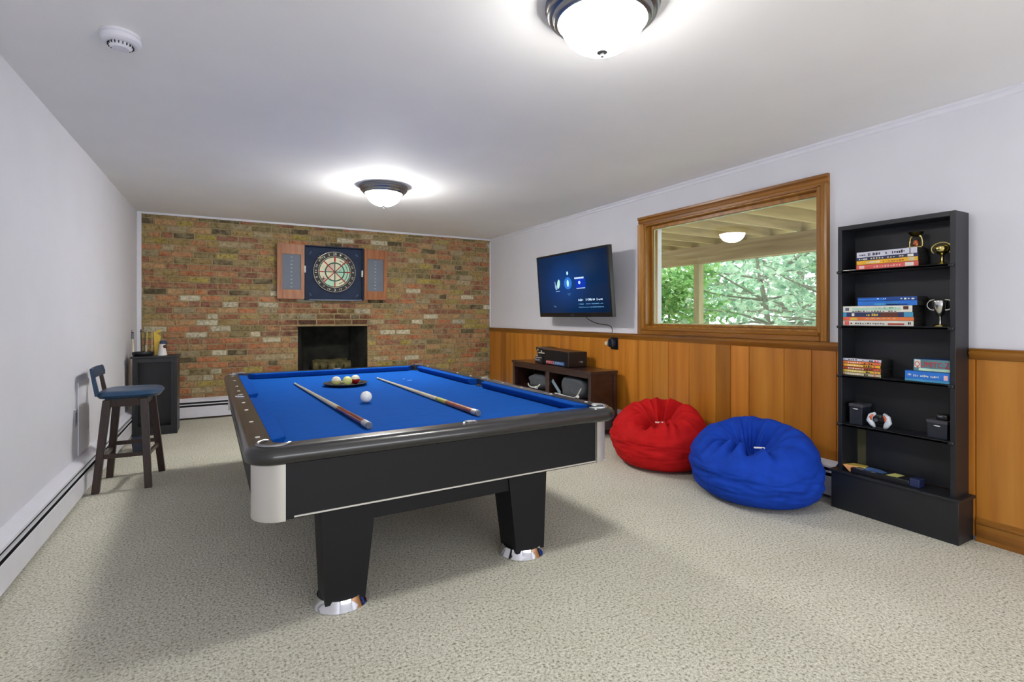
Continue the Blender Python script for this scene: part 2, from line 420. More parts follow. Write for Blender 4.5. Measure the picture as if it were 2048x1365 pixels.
# hydronic heater skirting: front cover, slots, top hood
def heater(name, along, a0, a1, wallpos, sign, parent_name):
    """along: 'y' (cover faces +/-x) or 'x'. sign: direction out of the wall"""
    def P(d, z): return (wallpos+sign*d, z)
    front = [P(0.058, 0.022), P(0.062, 0.022), P(0.062, 0.139), P(0.058, 0.144)]
    hood = [P(0.0, 0.24), P(0.012, 0.24), P(0.06, 0.212), P(0.062, 0.2), P(0.056, 0.198), P(0.0, 0.215)]
    fin = [P(0.05, 0.166), P(0.06, 0.166), P(0.06, 0.177), P(0.05, 0.177)]
    back = [P(0.0, 0.02), P(0.04, 0.02), P(0.04, 0.2), P(0.0, 0.23)]
    o = None
    mb = MB(); ax = 'y' if along == 'y' else 'x'
    for pr in (front, hood, fin):
        mb.prism(pr, a0, a1, axis='y') if along == 'y' else mb.prism(pr, a0, a1, axis='x')
    # end caps
    for e0, e1 in ((a0, a0+0.006), (a1-0.006, a1)):
        cap = [P(0, 0.0), P(0.063, 0.0), P(0.063, 0.205), P(0.012, 0.242), P(0, 0.242)]
        mb.prism(cap, e0, e1, axis='y' if along == 'y' else 'x')
    o = struct(name, mb, M['white'])
    mb = MB(); mb.prism(back, a0+0.01, a1-0.01, axis='y' if along == 'y' else 'x')
    mb.build('heater_core', M['slot'], o)
    return o
heater('baseboard_left', 'y', BACK+0.2, RD-0.3, 0.0, 1, '')
heater('baseboard_far', 'x', 0.30, RD and 4.25, RD-0.005, -1, '')
heater('baseboard_heater', 'y', 1.9, 6.86, RW, -1, '').name = 'baseboard_window_side'

# ------------------------------------------------------------------ brick wall with fireplace opening
FX0, FX1, FZ0, FZ1 = 1.655, 2.525, 0.36, 1.055
mb = MB()
yb = RD
for (a, b_, c, d) in ((0, FX0, 0, RH), (FX1, RW, 0, RH), (FX0, FX1, 0, FZ0), (FX0, FX1, FZ1, RH)):
    mb.box(a, b_, yb, yb+0.12, c, d)
wf = struct('wall_far', mb, M['mortar'])
pal = [((166, 120, 86), 14), ((150, 104, 80), 12), ((134, 94, 76), 8), ((168, 134, 96), 14), ((152, 130, 84), 12), ((164, 146, 80), 6), ((126, 114, 80), 10), ((92, 82, 62), 5), ((190, 184, 162), 6), ((160, 146, 118), 10), ((172, 112, 78), 7)]
ptot = sum(p[1] for p in pal)
def brickcol(rng, x, z):
    wts = []
    for c, wgt in pal:
        if c in ((164, 146, 80), (152, 130, 84), (126, 114, 80), (92, 82, 62)): wgt *= 1.5 if (z > 1.5) else 0.75
        if c == (190, 184, 162): wgt *= 0.4 if z > 1.5 else 1.5
        wts.append(wgt)
    c = rng.choices([p[0] for p in pal], wts)[0]; k = rng.uniform(0.82, 1.15)
    return tuple(min(1, v*k) for v in lin(c))
mb = MB(); rng = random.Random(11); rowh = 0.0713; joint = 0.0145; z = 0.0; row = 0; z = 0.01
BX0, BX1 = 0.045, RW-0.02
while z < RH-0.035:
    zt = min(z+rowh-joint, RH-0.03)
    x = BX0-(0.11 if row % 2 else 0.0)+rng.uniform(-0.03, 0.03)
    while x < BX1:
        L = rng.choice([0.205, 0.205, 0.205, 0.2, 0.21, 0.195, 0.1]) if rng.random() < 0.9 else 0.15
        segs = [(max(x, BX0), min(x+L, BX1))]; x += L+joint
        zc = (z+zt)/2
        if FZ0-0.03 < zc < FZ1+0.005:
            ns = []
            for a, b_ in segs:
                if b_ <= FX0 or a >= FX1: ns.append((a, b_))
                else:
                    if a < FX0-0.03: ns.append((a, FX0))
                    if b_ > FX1+0.03: ns.append((FX1, b_))
            segs = ns
        for a, b_ in segs:
            if b_-a < 0.03: continue
            mb.cur = brickcol(rng, a, zc); d = rng.uniform(0.004, 0.012); i = 0.005; j = lambda: rng.uniform(-0.0022, 0.0022)
            yf = yb-d; ye = yb+0.001
            fr = [(a+i+j(), yf+j()*0.5, z+i+j()), (b_-i+j(), yf+j()*0.5, z+i+j()), (b_-i+j(), yf+j()*0.5, zt-i+j()), (a+i+j(), yf+j()*0.5, zt-i+j())]
            md = [(a+j(), yf+0.004, z+j()), (b_+j(), yf+0.004, z+j()), (b_+j(), yf+0.004, zt+j()), (a+j(), yf+0.004, zt+j())]
            bk = [(p[0], ye, p[2]) for p in md]
            fs = [(0, 1, 2, 3)]+[(k, 4+k, 4+(k+1) % 4, (k+1) % 4) for k in range(4)]+[(4+k, 8+k, 8+(k+1) % 4, 4+(k+1) % 4) for k in range(4)]
            mb.add(fr+md+bk, [f for f in fs])
    z += rowh; row += 1
bk = mb.build('brickwork', M['brick'], wf, weld=False, smooth=False)
# the inside of the firebox
mb = MB(); fy = yb+0.12
mb.hexa([(FX0-0.05, yb+0.01, FZ0-0.05), (FX1+0.05, yb+0.01, FZ0-0.05), (FX1-0.08, yb+0.62, FZ0-0.05), (FX0+0.08, yb+0.62, FZ0-0.05)],
        [(FX0-0.05, yb+0.01, FZ0), (FX1+0.05, yb+0.01, FZ0), (FX1-0.08, yb+0.62, FZ0), (FX0+0.08, yb+0.62, FZ0)])
mb.hexa([(FX0-0.05, yb+0.03, FZ0), (FX0, yb+0.03, FZ0), (FX0+0.14, yb+0.6, FZ0), (FX0+0.05, yb+0.62, FZ0)], [(FX0-0.05, yb+0.03, FZ1+0.3), (FX0, yb+0.03, FZ1+0.3), (FX0+0.14, yb+0.6, FZ1+0.3), (FX0+0.05, yb+0.62, FZ1+0.3)])
mb.hexa([(FX1, yb+0.03, FZ0), (FX1+0.05, yb+0.03, FZ0), (FX1-0.05, yb+0.62, FZ0), (FX1-0.14, yb+0.6, FZ0)], [(FX1, yb+0.03, FZ1+0.3), (FX1+0.05, yb+0.03, FZ1+0.3), (FX1-0.05, yb+0.62, FZ1+0.3), (FX1-0.14, yb+0.6, FZ1+0.3)])
mb.box(FX0, FX1, yb+0.58, yb+0.64, FZ0, FZ1+0.3); mb.box(FX0-0.05, FX1+0.05, yb+0.12, yb+0.64, FZ1+0.3, FZ1+0.34)
mb.build('firebox', M['soot'], wf)
# white strips round the brickwork
mb = MB(); mb.box(0.04, RW, RD-0.018, RD+0.001, RH-0.026, RH-0.001)
struct('trim_3', mb, M['white'], bevel=0.004)
mb = MB(); mb.box(0.001, 0.045, RD-0.014, RD+0.001, 0.24, RH-0.001)
struct('trim_4', mb, M['white'], bevel=0.004)
mb = MB(); mb.box(RW-0.02, RW-0.0005, RD-0.014, RD+0.001, 1.02, RH-0.046)
struct('trim_5', mb, M['white'], bevel=0.004)

# logs, ash and grate in the fireplace
g = thing('fire_grate', (2.09, RD+0.3, FZ0), 'dark wrought iron log grate inside the brick fireplace', 'grate')
mb = MB()
for k in range(6):
    x = 1.84+k*0.1; mb.tube([(x, RD+0.12, FZ0+0.18), (x, RD+0.14, FZ0+0.09), (x, RD+0.42, FZ0+0.09), (x, RD+0.45, FZ0+0.17)], 0.008)
mb.build('bar', M['ebony'], g)
mb = MB()
for y in (RD+0.18, RD+0.38):
    mb.tube([(1.82, y, FZ0), (1.82, y, FZ0+0.08), (2.36, y, FZ0+0.08), (2.36, y, FZ0)], 0.009)
mb.build('frame', M['ebony'], g)
def log(x0, x1, y0, y1, z0, z1, r, label):
    mb = MB(); rg = random.Random(int(r*1e4)); n = 9; pts = []; rr = []
    for i in range(n):
        t = i/(n-1); pts.append((x0+(x1-x0)*t, y0+(y1-y0)*t, z0+(z1-z0)*t+rg.uniform(-.006, .006))); rr.append(r*rg.uniform(0.88, 1.05))
    mb.tube(pts, rr, 12); o = mb.build('fire_log', M['log'], None); tag(o, label, 'log'); return o
log(1.86, 2.34, RD+0.22, RD+0.2, FZ0+0.17, FZ0+0.165, 0.062, 'front charred log lying on the grate in the fireplace')
log(1.88, 2.32, RD+0.36, RD+0.37, FZ0+0.175, FZ0+0.18, 0.07, 'rear charred log lying on the grate in the fireplace')
mb = MB()
vs = []; fs = []
for i in range(25):
    for j in range(13):
        u = i/24; v_ = j/12; x = 1.73+u*0.72; y = RD+0.1+v_*0.42
        h = 0.035*sin(pi*u)*sin(pi*v_)+0.012*noise.noise(Vector((x*9, y*9, 0)))*sin(pi*u)*sin(pi*v_)
        vs.append((x, y, FZ0+0.001+max(0, h)))
for i in range(24):
    for j in range(12): fs.append((i*13+j, (i+1)*13+j, (i+1)*13+j+1, i*13+j+1))
mb.add(vs, fs); o = mb.build('ash_heap', M['ash'], None); tag(o, 'pale grey ash heap on the fireplace floor', 'ash', kind='stuff')

# ------------------------------------------------------------------ window
win = bpy.data.objects.new('window_1', None); C.objects.link(win); win.location = (RW, 2.86, 1.0); win['kind'] = 'structure'
OY0, OY1, OZ0, OZ1 = 1.965, 3.762, 1.016, 2.13
def casing_board(name, a0, a1, b0, b1, vertical, m, inner_low):
    """profiled casing: thicker outer bead, shallow cove, thin inner edge. a=y range b=z range"""
    mb = MB()
    if vertical:
        wd = a1-a0; inner = a0 if inner_low else a1; outer = a1 if inner_low else a0; s = 1 if outer > inner else -1
        w_ = abs(outer-inner)
        pr = [(RW, inner), (RW-0.014, inner), (RW-0.014, inner+s*w_*0.25), (RW-0.02, inner+s*w_*0.35), (RW-0.018, inner+s*w_*0.6), (RW-0.03, inner+s*w_*0.75), (RW-0.032, outer-s*0.004), (RW-0.026, outer), (RW, outer)]
        mb.prism(pr, b0, b1, axis='z')
    else:
        inner = b0 if inner_low else b1; outer = b1 if inner_low else b0; s = 1 if outer > inner else -1; w_ = abs(outer-inner)
        pr = [(RW, inner), (RW-0.014, inner), (RW-0.014, inner+s*w_*0.25), (RW-0.02, inner+s*w_*0.35), (RW-0.018, inner+s*w_*0.6), (RW-0.03, inner+s*w_*0.75), (RW-0.032, outer-s*0.004), (RW-0.026, outer), (RW, outer)]
        mb.prism(pr, a0, a1, axis='y')
    return mb.build(name, m, win, bevel=0.0015)
casing_board('casing', WY1-0.008, OY1, OZ0, OZ1-0.068, True, M['casing'], True)
casing_board('casing', OY0, WY0+0.008, OZ0, OZ1-0.068, True, M['casing'], False)
casing_board('casing', OY0, OY1, WZ1-0.008, OZ1, False, M['casing_h'], True)
mb = MB(); pr = [(RW, 1.016), (RW-0.022, 1.016), (RW-0.022, 1.05), (RW-0.03, 1.054), (RW-0.032, 1.066), (RW-0.02, 1.072), (RW, 1.082)]
mb.prism(pr, WY0-0.01, WY1+0.012, axis='y'); mb.build('sill', M['casing_h'], win, bevel=0.0015)
mb = MB()   # jamb lining the opening
mb.box(RW-0.004, RW+0.15, WY0, WY0+0.018, WZ0, WZ1); mb.box(RW-0.004, RW+0.15, WY1-0.018, WY1, WZ0, WZ1)
mb.box(RW-0.004, RW+0.15, WY0+0.018, WY1-0.018, WZ0, WZ0+0.018); mb.box(RW-0.004, RW+0.15, WY0+0.018, WY1-0.018, WZ1-0.018, WZ1)
mb.build('jamb', M['casing'], win, bevel=0.001)
SX = RW+0.075
mb = MB()
sy0, sy1, sz0, sz1 = WY0+0.018, WY1-0.018, WZ0+0.018, WZ1-0.018; t = 0.034
mb.box(SX-0.02, SX+0.02, sy0, sy0+t, sz0, sz1); mb.box(SX-0.02, SX+0.02, sy1-t, sy1, sz0, sz1)
mb.box(SX-0.02, SX+0.02, sy0+t, sy1-t, sz0, sz0+t*0.6); mb.box(SX-0.02, SX+0.02, sy0+t, sy1-t, sz1-t, sz1)
mb.build('sash', M['casing'], win, bevel=0.003)
py0, py1, pz0, pz1 = sy0+t, sy1-t, sz0+t*0.6, sz1-t; s_ = 0.007
M['seal'] = mat('pale_glazing_seal', (196, 214, 176), 0.5)
mb = MB(); mb.box(SX-0.004, SX+0.004, py0, py0+s_, pz0, pz1); mb.box(SX-0.004, SX+0.004, py1-s_, py1, pz0, pz1); mb.box(SX-0.004, SX+0.004, py0+s_, py1-s_, pz0, pz0+s_); mb.box(SX-0.004, SX+0.004, py0+s_, py1-s_, pz1-s_, pz1)
mb.build('glazing_seal', M['seal'], win)
mb = MB(); mb.box(SX-0.0025, SX+0.0025, py0+s_*0.5, py1-s_*0.5, pz0+s_*0.5, pz1-s_*0.5); mb.build('pane', M['glass'], win, smooth=False)

# ------------------------------------------------------------------ ceiling lamps
def dome_glass(name, strength):
    # the bulbs sit low in the pan, so the belly of the glass is brighter than its shoulder
    m = emit(name, (255, 253, 248), strength); nt = m.node_tree; e = nt.nodes['Emission']
    tc = nt.nodes.new('ShaderNodeTexCoord'); sp = nt.nodes.new('ShaderNodeSeparateXYZ'); nt.links.new(tc.outputs['Object'], sp.inputs[0])
    mr = nt.nodes.new('ShaderNodeMapRange'); mr.inputs['From Min'].default_value = -0.075; mr.inputs['From Max'].default_value = -0.15
    mr.inputs['To Min'].default_value = strength*0.35; mr.inputs['To Max'].default_value = strength
    nt.links.new(sp.outputs[2], mr.inputs['Value']); nt.links.new(mr.outputs[0], e.inputs['Strength']); return m
M['dome_near'] = dome_glass('lit_frosted_glass_near', LAMP_NEAR)
M['dome_far'] = dome_glass('lit_frosted_glass_far', LAMP_FAR)
M['finial'] = mat('frosted_finial', (96, 96, 98), 0.6, 0.0, spec=0.2)
def ceiling_lamp(x, y, label):
    t = thing('ceiling_light', (x, y, RH), label, 'ceiling light', 'flush ceiling lights')
    mb = MB(); R = 0.212
    prof = [(0.14, 0.0), (R-0.004, 0.0), (R, -0.006), (R, -0.016), (R-0.012, -0.021), (R-0.015, -0.029), (R-0.007, -0.035), (R-0.012, -0.046), (R-0.026, -0.05), (R-0.029, -0.059), (R-0.034, -0.067), (R-0.046, -0.071), (R-0.053, -0.066), (R-0.054, -0.03), (0.14, -0.012)]
    mb.lathe(prof, (x, y, RH-0.001), 64); mb.build('mounting_ring', M['nickel'], t, angle=50)
    mb = MB(); prof = [(R-0.056, -0.03)]
    n = 14
    for i in range(n+1):
        a = i/n*pi/2; prof.append(((R-0.056)*cos(a), -0.06-0.12*sin(a)))
    prof[-1] = (0.0, -0.18)
    mb.lathe(prof, (x, y, RH), 64); mb.build('glass_dome', M['dome_near'] if y < 3 else M['dome_far'], t)
    mb = MB(); mb.lathe([(0.0, -0.177), (0.021, -0.178), (0.02, -0.183), (0.009, -0.184), (0.006, -0.192), (0.007, -0.198), (0.0, -0.203)], (x, y, RH), 20)
    mb.build('finial', M['finial'], t)
    return t
ceiling_lamp(2.11, 1.52, 'near nickel-ringed frosted dome light cut off by the top of the photo')
ceiling_lamp(2.11, 4.60, 'far nickel-ringed frosted dome light above the pool table, nearer the brick wall')

# smoke detector
sd = thing('smoke_detector', (0.5, 2.64, RH), 'round white smoke detector on the ceiling near the left wall', 'smoke detector')
mb = MB(); mb.lathe([(0, 0), (0.066, 0), (0.068, -0.012), (0.064, -0.014), (0.064, -0.017), (0.07, -0.019), (0.07, -0.034), (0.06, -0.042), (0.048, -0.044), (0.0, -0.044)], (0.5, 2.64, RH-0.0005), 40)
mb.build('housing', M['white'], sd)
mb = MB(); mb.lathe([(0, -0.043), (0.04, -0.0435), (0.042, -0.052), (0.03, -0.062), (0, -0.064)], (0.5, 2.64, RH), 32)
mb.build('sensor_cap', M['white'], sd)
mb = MB()
for k in range(20):
    a = 2*pi*k/20; mb.box(-0.003, 0.003, -0.0015, 0.0015, -0.055, -0.046, Matrix.Translation((0.5+0.0425*cos(a), 2.64+0.0425*sin(a), RH)) @ Matrix.Rotation(a, 4, 'Z'))
mb.build('vent_slots', M['slot'], sd)

# ------------------------------------------------------------------ pool table (own frame, slightly turned)
PT = thing('pool_table', (1.741, 3.352, 0.0), 'large black pool table with blue cloth and tapered legs, centre of the room', 'pool table', rot=(0, 0, radians(1.7)))
HW, HL = 0.845, 1.378; ZR = 0.725; ZB = 0.682
def L(mb, name, m, parent=PT, **k): return mb.build(name, m, parent, local=True, **k)
def rrect(hx, hy, r, n=8):
    pts = []
    for cx_, cy_, a0 in ((hx-r, hy-r, 0), (-hx+r, hy-r, pi/2), (-hx+r, -hy+r, pi), (hx-r, -hy+r, 3*pi/2)):
        for i in range(n+1):
            a = a0+i/n*pi/2; pts.append((cx_+r*cos(a), cy_+r*sin(a)))
    return pts
# rail: ring swept with a bullnose; inner rectangle edge
inx, iny = HW-0.095, HL-0.085
mb = MB(); n = 16
layers = []     # (outer inset, z)
for o_, z_ in ((0.035, 0.662), (0.014, 0.664), (0.004, 0.672), (0.0, 0.688), (0.002, 0.704), (0.009, 0.717), (0.022, 0.7245), (0.035, 0.7255)):
    layers.append((rrect(HW-o_, HL-o_, 0.10-o_*0.5, n), z_))
inner = rrect(inx, iny, 0.045, n)
layers.append((inner, 0.7255)); layers.append((inner, 0.665))
vs = []; fs = []; m_ = len(inner)
for pts, z_ in layers: vs += [(a, b_, z_) for a, b_ in pts]
nl = len(layers)
for k in range(nl):
    for i in range(m_):
        j = (i+1) % m_; k2 = (k+1) % nl; fs.append((k*m_+i, k*m_+j, k2*m_+j, k2*m_+i))
mb.add(vs, fs); L(mb, 'top_rail', M['rail'], angle=50)
# bed with slate/cloth
mb = MB(); mb.box(-inx-0.005, inx+0.005, -iny-0.005, iny+0.005, 0.655, ZB); L(mb, 'cloth_bed', M['felt'])
# cushions: wedge profile with angled ends
def cushion(p0, p1, nrm):
    """p0->p1 along the rail's inner edge, nrm points to the table centre"""
    p0 = Vector((*p0, 0)); p1 = Vector((*p1, 0)); t = (p1-p0).normalized(); nn = Vector((*nrm, 0)); wd = 0.058
    mb = MB(); e = 0.05
    def sec(base, s): return [base+Vector((0, 0, 0.724)), base+nn*(wd)+t*s*e+Vector((0, 0, 0.7235)), base+nn*(wd)+t*s*e+Vector((0, 0, 0.712)), base+nn*(wd-0.02)+t*s*e*0.7+Vector((0, 0, ZB)), base+Vector((0, 0, ZB))]
    A = sec(p0, 1); B = sec(p1, -1)
    mb.add(A+B, [(0, 1, 2, 3, 4), (9, 8, 7, 6, 5), (0, 5, 6, 1), (1, 6, 7, 2), (2, 7, 8, 3), (3, 8, 9, 4), (4, 9, 5, 0)])
    L(mb, 'cushion', M['feltc'], bevel=0.004)
g = 0.075; gs = 0.062
for sx in (-1, 1):
    cushion((sx*inx, -iny+g), (sx*inx, -gs), (-sx, 0)); cushion((sx*inx, gs), (sx*inx, iny-g), (-sx, 0))
cushion((-inx+g, iny), (inx-g, iny), (0, -1)); cushion((-inx+g, -iny), (inx-g, -iny), (0, 1))
# pockets: leather cup + chrome iron
for sx in (-1, 1):
    for sy in (-1, 0, 1):
        if sy: cx_, cy_, r = sx*(inx-0.005), sy*(iny-0.005), 0.056
        else: cx_, cy_, r = sx*(inx+0.012), 0, 0.05
        mb = MB(); mb.lathe([(0.0, 0.6835), (r*0.9, 0.6835), (r, 0.684), (r, 0.7265), (r+0.004, 0.7265)], (cx_, cy_, 0), 28)
        mb2 = MB(); pts = []
        a0 = math.atan2(sy, sx) if sy else (0 if sx > 0 else pi)
        span = radians(118) if sy else radians(75)
        for i in range(19):
            a = a0-span+2*span*i/18; pts.append((cx_+r*cos(a), cy_+r*sin(a)))
        # black throat: sector wall and floor
        mbp = MB(); vs = [(cx_, cy_, 0.6845)]+[(a, b_, 0.6845) for a, b_ in pts]+[(a, b_, 0.7262) for a, b_ in pts]
        k = len(pts); mbp.add(vs, [(0, i+1, i+2) for i in range(k-1)])
        mbp.lathe([(0, 0.686), (r*0.98, 0.686), (r*0.98, 0.6855), (0, 0.6855)], (cx_, cy_, 0), 28)
        po = L(mbp, 'pocket', M['ebony'])
        mb3 = MB(); mb3.tube([(a, b_, 0.7275) for a, b_ in pts], [0.003]+[0.0065]*17+[0.003], 8)
        L(mb3, 'pocket_iron', M['chrome'] if not (sx < 0 and sy < 0) else M['nickel'], po)
# small chrome pulls on the short rails
for sy in (-1, 1):
    mb = MB(); pts = []
    for i in range(9):
        a = pi*i/8; pts.append((0.02+0.028*cos(a), sy*(iny+0.03)-0.02*sin(a)*sy, 0.728))
    mb.tube(pts, 0.0055, 8); L(mb, 'rail_crest', M['chrome'])
# sights
for sx in (-1, 1):
    for k in (-7, -5, -3, -1.5, 1.5, 3, 5, 7):
        mb = MB(); mb.lathe([(0, 0.7275), (0.0085, 0.7272), (0.009, 0.7255)], (sx*(HW-0.055), k*0.165, 0), 14); o = L(mb, 'sight', M['pale'])
# pale flat patches painting the glare spots on the cloth
mglare = mat('painted_glare', (150, 185, 235), 0.9)
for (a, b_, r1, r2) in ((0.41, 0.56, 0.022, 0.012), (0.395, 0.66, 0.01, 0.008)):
    mb = MB(); mb.lathe([(0, ZB+0.0008), (1, ZB+0.0006)], (a, b_, 0), 12, sx=r1, sy=r2); L(mb, 'glare_spot', mglare)
# apron body
AX, AY = 0.803, 1.323; AZ0 = 0.462; AZ1 = 0.668
mb = MB(); mb.box(-AX+0.09, AX-0.09, -AY, -AY+0.03, AZ0, AZ1); mb.box(-AX+0.09, AX-0.09, AY-0.03, AY, AZ0, AZ1)
mb.box(-AX, -AX+0.03, -AY+0.09, AY-0.09, AZ0, AZ1); mb.box(AX-0.03, AX, -AY+0.09, AY-0.09, AZ0, AZ1)
mb.box(-AX+0.03, AX-0.03, -AY+0.03, AY-0.03, AZ0+0.01, 0.655)
L(mb, 'apron', M['tblack'], bevel=0.002)
for sx in (-1, 1):
    for sy in (-1, 1):
        cx_, cy_, r = sx*(AX-0.09), sy*(AY-0.09), 0.105
        poly = []
        a0 = {(1, 1): 0, (-1, 1): pi/2, (-1, -1): pi, (1, -1): 3*pi/2}[(sx, sy)]
        for i in range(11): a = a0+i/10*pi/2; poly.append((cx_+r*cos(a), cy_+r*sin(a)))
        for i in range(10, -1, -1): a = a0+i/10*pi/2; poly.append((cx_+(r-0.03)*cos(a), cy_+(r-0.03)*sin(a)))
        mb = MB()
        n_ = len(poly)//2; vs = [(a, b_, zz) for zz in (AZ0-0.008, AZ1-0.002) for a, b_ in poly]; N = len(poly); fs = []
        for i in range(N): j = (i+1) % N; fs.append((i, j, N+j, N+i))
        for i in range(n_-1):
            fs.append((i, N-1-i, N-2-i, i+1)); fs.append((N+i, N+i+1, N+N-2-i, N+N-1-i))
        mb.add(vs, fs); L(mb, 'corner_casting', M['satin'])
# silver strip standing for the ledge's top highlight, + ledge below apron
mb = MB()
for sy in (-1, 1):
    mb = MB(); mb.box(-AX+0.12, AX-0.02, sy*(AY+0.003), sy*(AY-0.01), AZ0-0.004, AZ0+0.002)
    L(mb, 'ledge_highlight', M['satin'])
mb = MB(); mb.box(-0.715, 0.745, -1.28, 1.30, 0.437, AZ0)
L(mb, 'under_ledge', M['tblack'], bevel=0.003)
# legs, cross beams
LX = 0.515; LXW = 0.215
def leg(cx_, sx, sy):
    mb = MB(); yf = sy*1.20; yi = sy*1.03
    ft, it = cx_+sx*0.115, cx_-sx*0.10       # outer / inner x at the top
    fb, ib = cx_+sx*0.10, cx_-sx*0.058
    yo0, yi0 = yf, yi; yo1, yi1 = yf-sy*0.0, yi+sy*0.015
    z0, z1 = 0.035, 0.40
    mb.hexa([(fb, yo1, z0), (ib, yo1, z0), (ib, yi1, z0), (fb, yi1, z0)], [(ft, yo0, z1), (it, yo0, z1), (it, yi0, z1), (ft, yi0, z1)])
    # curved flare where the leg meets the ledge
    prof = [(ft, z1)]; 
    for i in range(5): a = i/4*pi/2; prof.append((ft+sx*0.02*(1-cos(a)), z1+0.02+0.017*sin(a)))
    prof += [(it, 0.437), (it, z1)]
    mb.prism(prof, min(yf, yi), max(yf, yi), axis='y')
    L(mb, 'leg', M['tblack'], bevel=0.004)
    mb = MB(); fc = ((fb+ib)/2, (yo1+yi1)/2)
    mb.lathe([(0, 0.0), (1.0, 0.0), (1.02, 0.008), (0.97, 0.02), (0.9, 0.034), (0.86, 0.048), (0, 0.05)], (fc[0], fc[1], 0), 40, sx=0.112, sy=0.108)
    L(mb, 'foot', M['chrome'])
for sx in (-1, 1):
    for sy in (-1, 1): leg(sx*0.42-0.033, sx, sy)
mb = MB()
for sy in (-1, 1):
    mb = MB(); mb.box(-0.373, 0.307, sy*1.19, sy*1.05, 0.345, 0.437); L(mb, 'cross_beam', M['tblack'], bevel=0.003)
mb = MB()
for sx in (-1, 1):
    mb = MB(); mb.box(sx*0.40-0.033, sx*0.50-0.033, -1.05, 1.05, 0.36, 0.437); L(mb, 'side_beam', M['tblack'], bevel=0.003)

# ------------------------------------------------------------------ cues, balls, tray on the cloth
ZC = ZB
def cue(tip, butt, label, wrap):
    t = Vector((tip[0], tip[1], ZC+0.0085)); b_ = Vector((butt[0], butt[1], ZC+0.0165)); d = b_-t; ln = d.length
    th = thing('pool_cue', (b_.x, b_.y, ZC), label, 'pool cue', 'pool cues on the blue cloth')
    def at(s): return t+d*s
    def rad(s): return 0.0062+0.0095*s
    def seg(name, s0, s1, m, k=6, rs=1.0):
        mb = MB(); mb.tube([at(s0+(s1-s0)*i/k) for i in range(k+1)], [rad(s0+(s1-s0)*i/k)*rs for i in range(k+1)], 14); mb.build(name, m, th, angle=60)
    seg('tip', 0, 0.008, M['glass_blue']); seg('ferrule', 0.008, 0.022, M['pale'])
    seg('shaft', 0.022, 0.70, M['ivory'])
    if wrap == 'green':
        seg('joint_collar', 0.70, 0.705, M['gold'], 2, 1.05); seg('sleeve', 0.705, 0.78, mat('olive_wrap', (170, 165, 70), 0.5))
        seg('butt', 0.78, 0.97, mat('orange_butt', (150, 72, 34), 0.28, var=0.35, scale=20, coat=0.6))
    else:
        seg('joint_collar', 0.70, 0.707, M['gold'], 2, 1.05)
        seg('butt', 0.707, 0.955, mat('cherry_butt', (130, 30, 22), 0.22, var=0.35, scale=20, coat=0.8))
    seg('butt_cap', 0.955 if wrap != 'green' else 0.965, 0.992, M['satin'], 2, 1.04); seg('bumper', 0.992, 1.0, M['slate'], 2, 0.9)
cue((1.315, 4.09), (1.437, 2.305), 'pool cue with cherry red butt, left one on the blue cloth', 'red')
cue((1.93, 4.13), (1.985, 2.335), 'pool cue with olive band and orange butt, right one on the blue cloth', 'green')
def ball(x, y, m, label, stripe=None, z=ZC, r=0.0335):
    mb = MB(); mb.sphere((x, y, z+r), r, 32, 18); o = mb.build('billiard_ball', m, None, angle=180); tag(o, label, 'billiard ball'); return o
def stripe_mat(name, rgb, axis=2):
    m, nt, b, o = NT(name); g = nt.nodes.new('ShaderNodeTexCoord'); s = nt.nodes.new('ShaderNodeSeparateXYZ'); nt.links.new(g.outputs['Generated'], s.inputs[0])
    r = ramp(nt, [(0.0, lin((232, 226, 205))), (0.4, lin(rgb))]); r.color_ramp.interpolation = 'CONSTANT'
    ab = nt.nodes.new('ShaderNodeMath'); ab.operation = 'SUBTRACT'; ab.inputs[0].default_value = 0.97
    nt.links.new(s.outputs[axis], ab.inputs[1]); nt.links.new(ab.outputs[0], r.inputs[0]); nt.links.new(r.outputs[0], b.inputs['Base Color'])
    b.inputs['Roughness'].default_value = 0.12; return m
M['ballwhite'] = mat('cue_ball_resin', (240, 240, 236), 0.12, var=0.01)
M['ballyel'] = mat('cream_green_ball_resin', (222, 226, 140), 0.12, var=0.02)
ball(1.59, 3.03, M['ballwhite'], 'white cue ball alone on the blue cloth between the two cues')
dish = thing('ball_tray', (1.635, 3.86, ZC), 'round black shallow ball tray near the far end of the table', 'tray')
mb = MB(); mb.lathe([(0, 0.0), (0.12, 0.0), (0.135, 0.006), (0.15, 0.016), (0.153, 0.02), (0.149, 0.021), (0.132, 0.012), (0.118, 0.006), (0, 0.005)], (1.635, 3.86, ZC+0.0002), 48); mb.build('bowl', M['blackplastic'], dish, angle=60)
mb = MB(); mb.tube([(1.635+0.151*cos(a*pi/24), 3.86+0.151*sin(a*pi/24), ZC+0.0205) for a in range(48)], 0.0025, 6, closed=True); mb.build('rim', M['blackcard'], dish)
ball(1.565, 3.835, stripe_mat('olive_ball_resin', (206, 200, 130)), 'cream ball with olive cap, left in the round black tray', z=ZC+0.0052)
ball(1.635, 3.80, M['ballyel'], 'pale yellow-green ball in the middle of the round black tray', z=ZC+0.0052)
ball(1.705, 3.865, stripe_mat('red_ball_resin', (150, 26, 20)), 'red ball with white cap, right in the round black tray', z=ZC+0.0052)

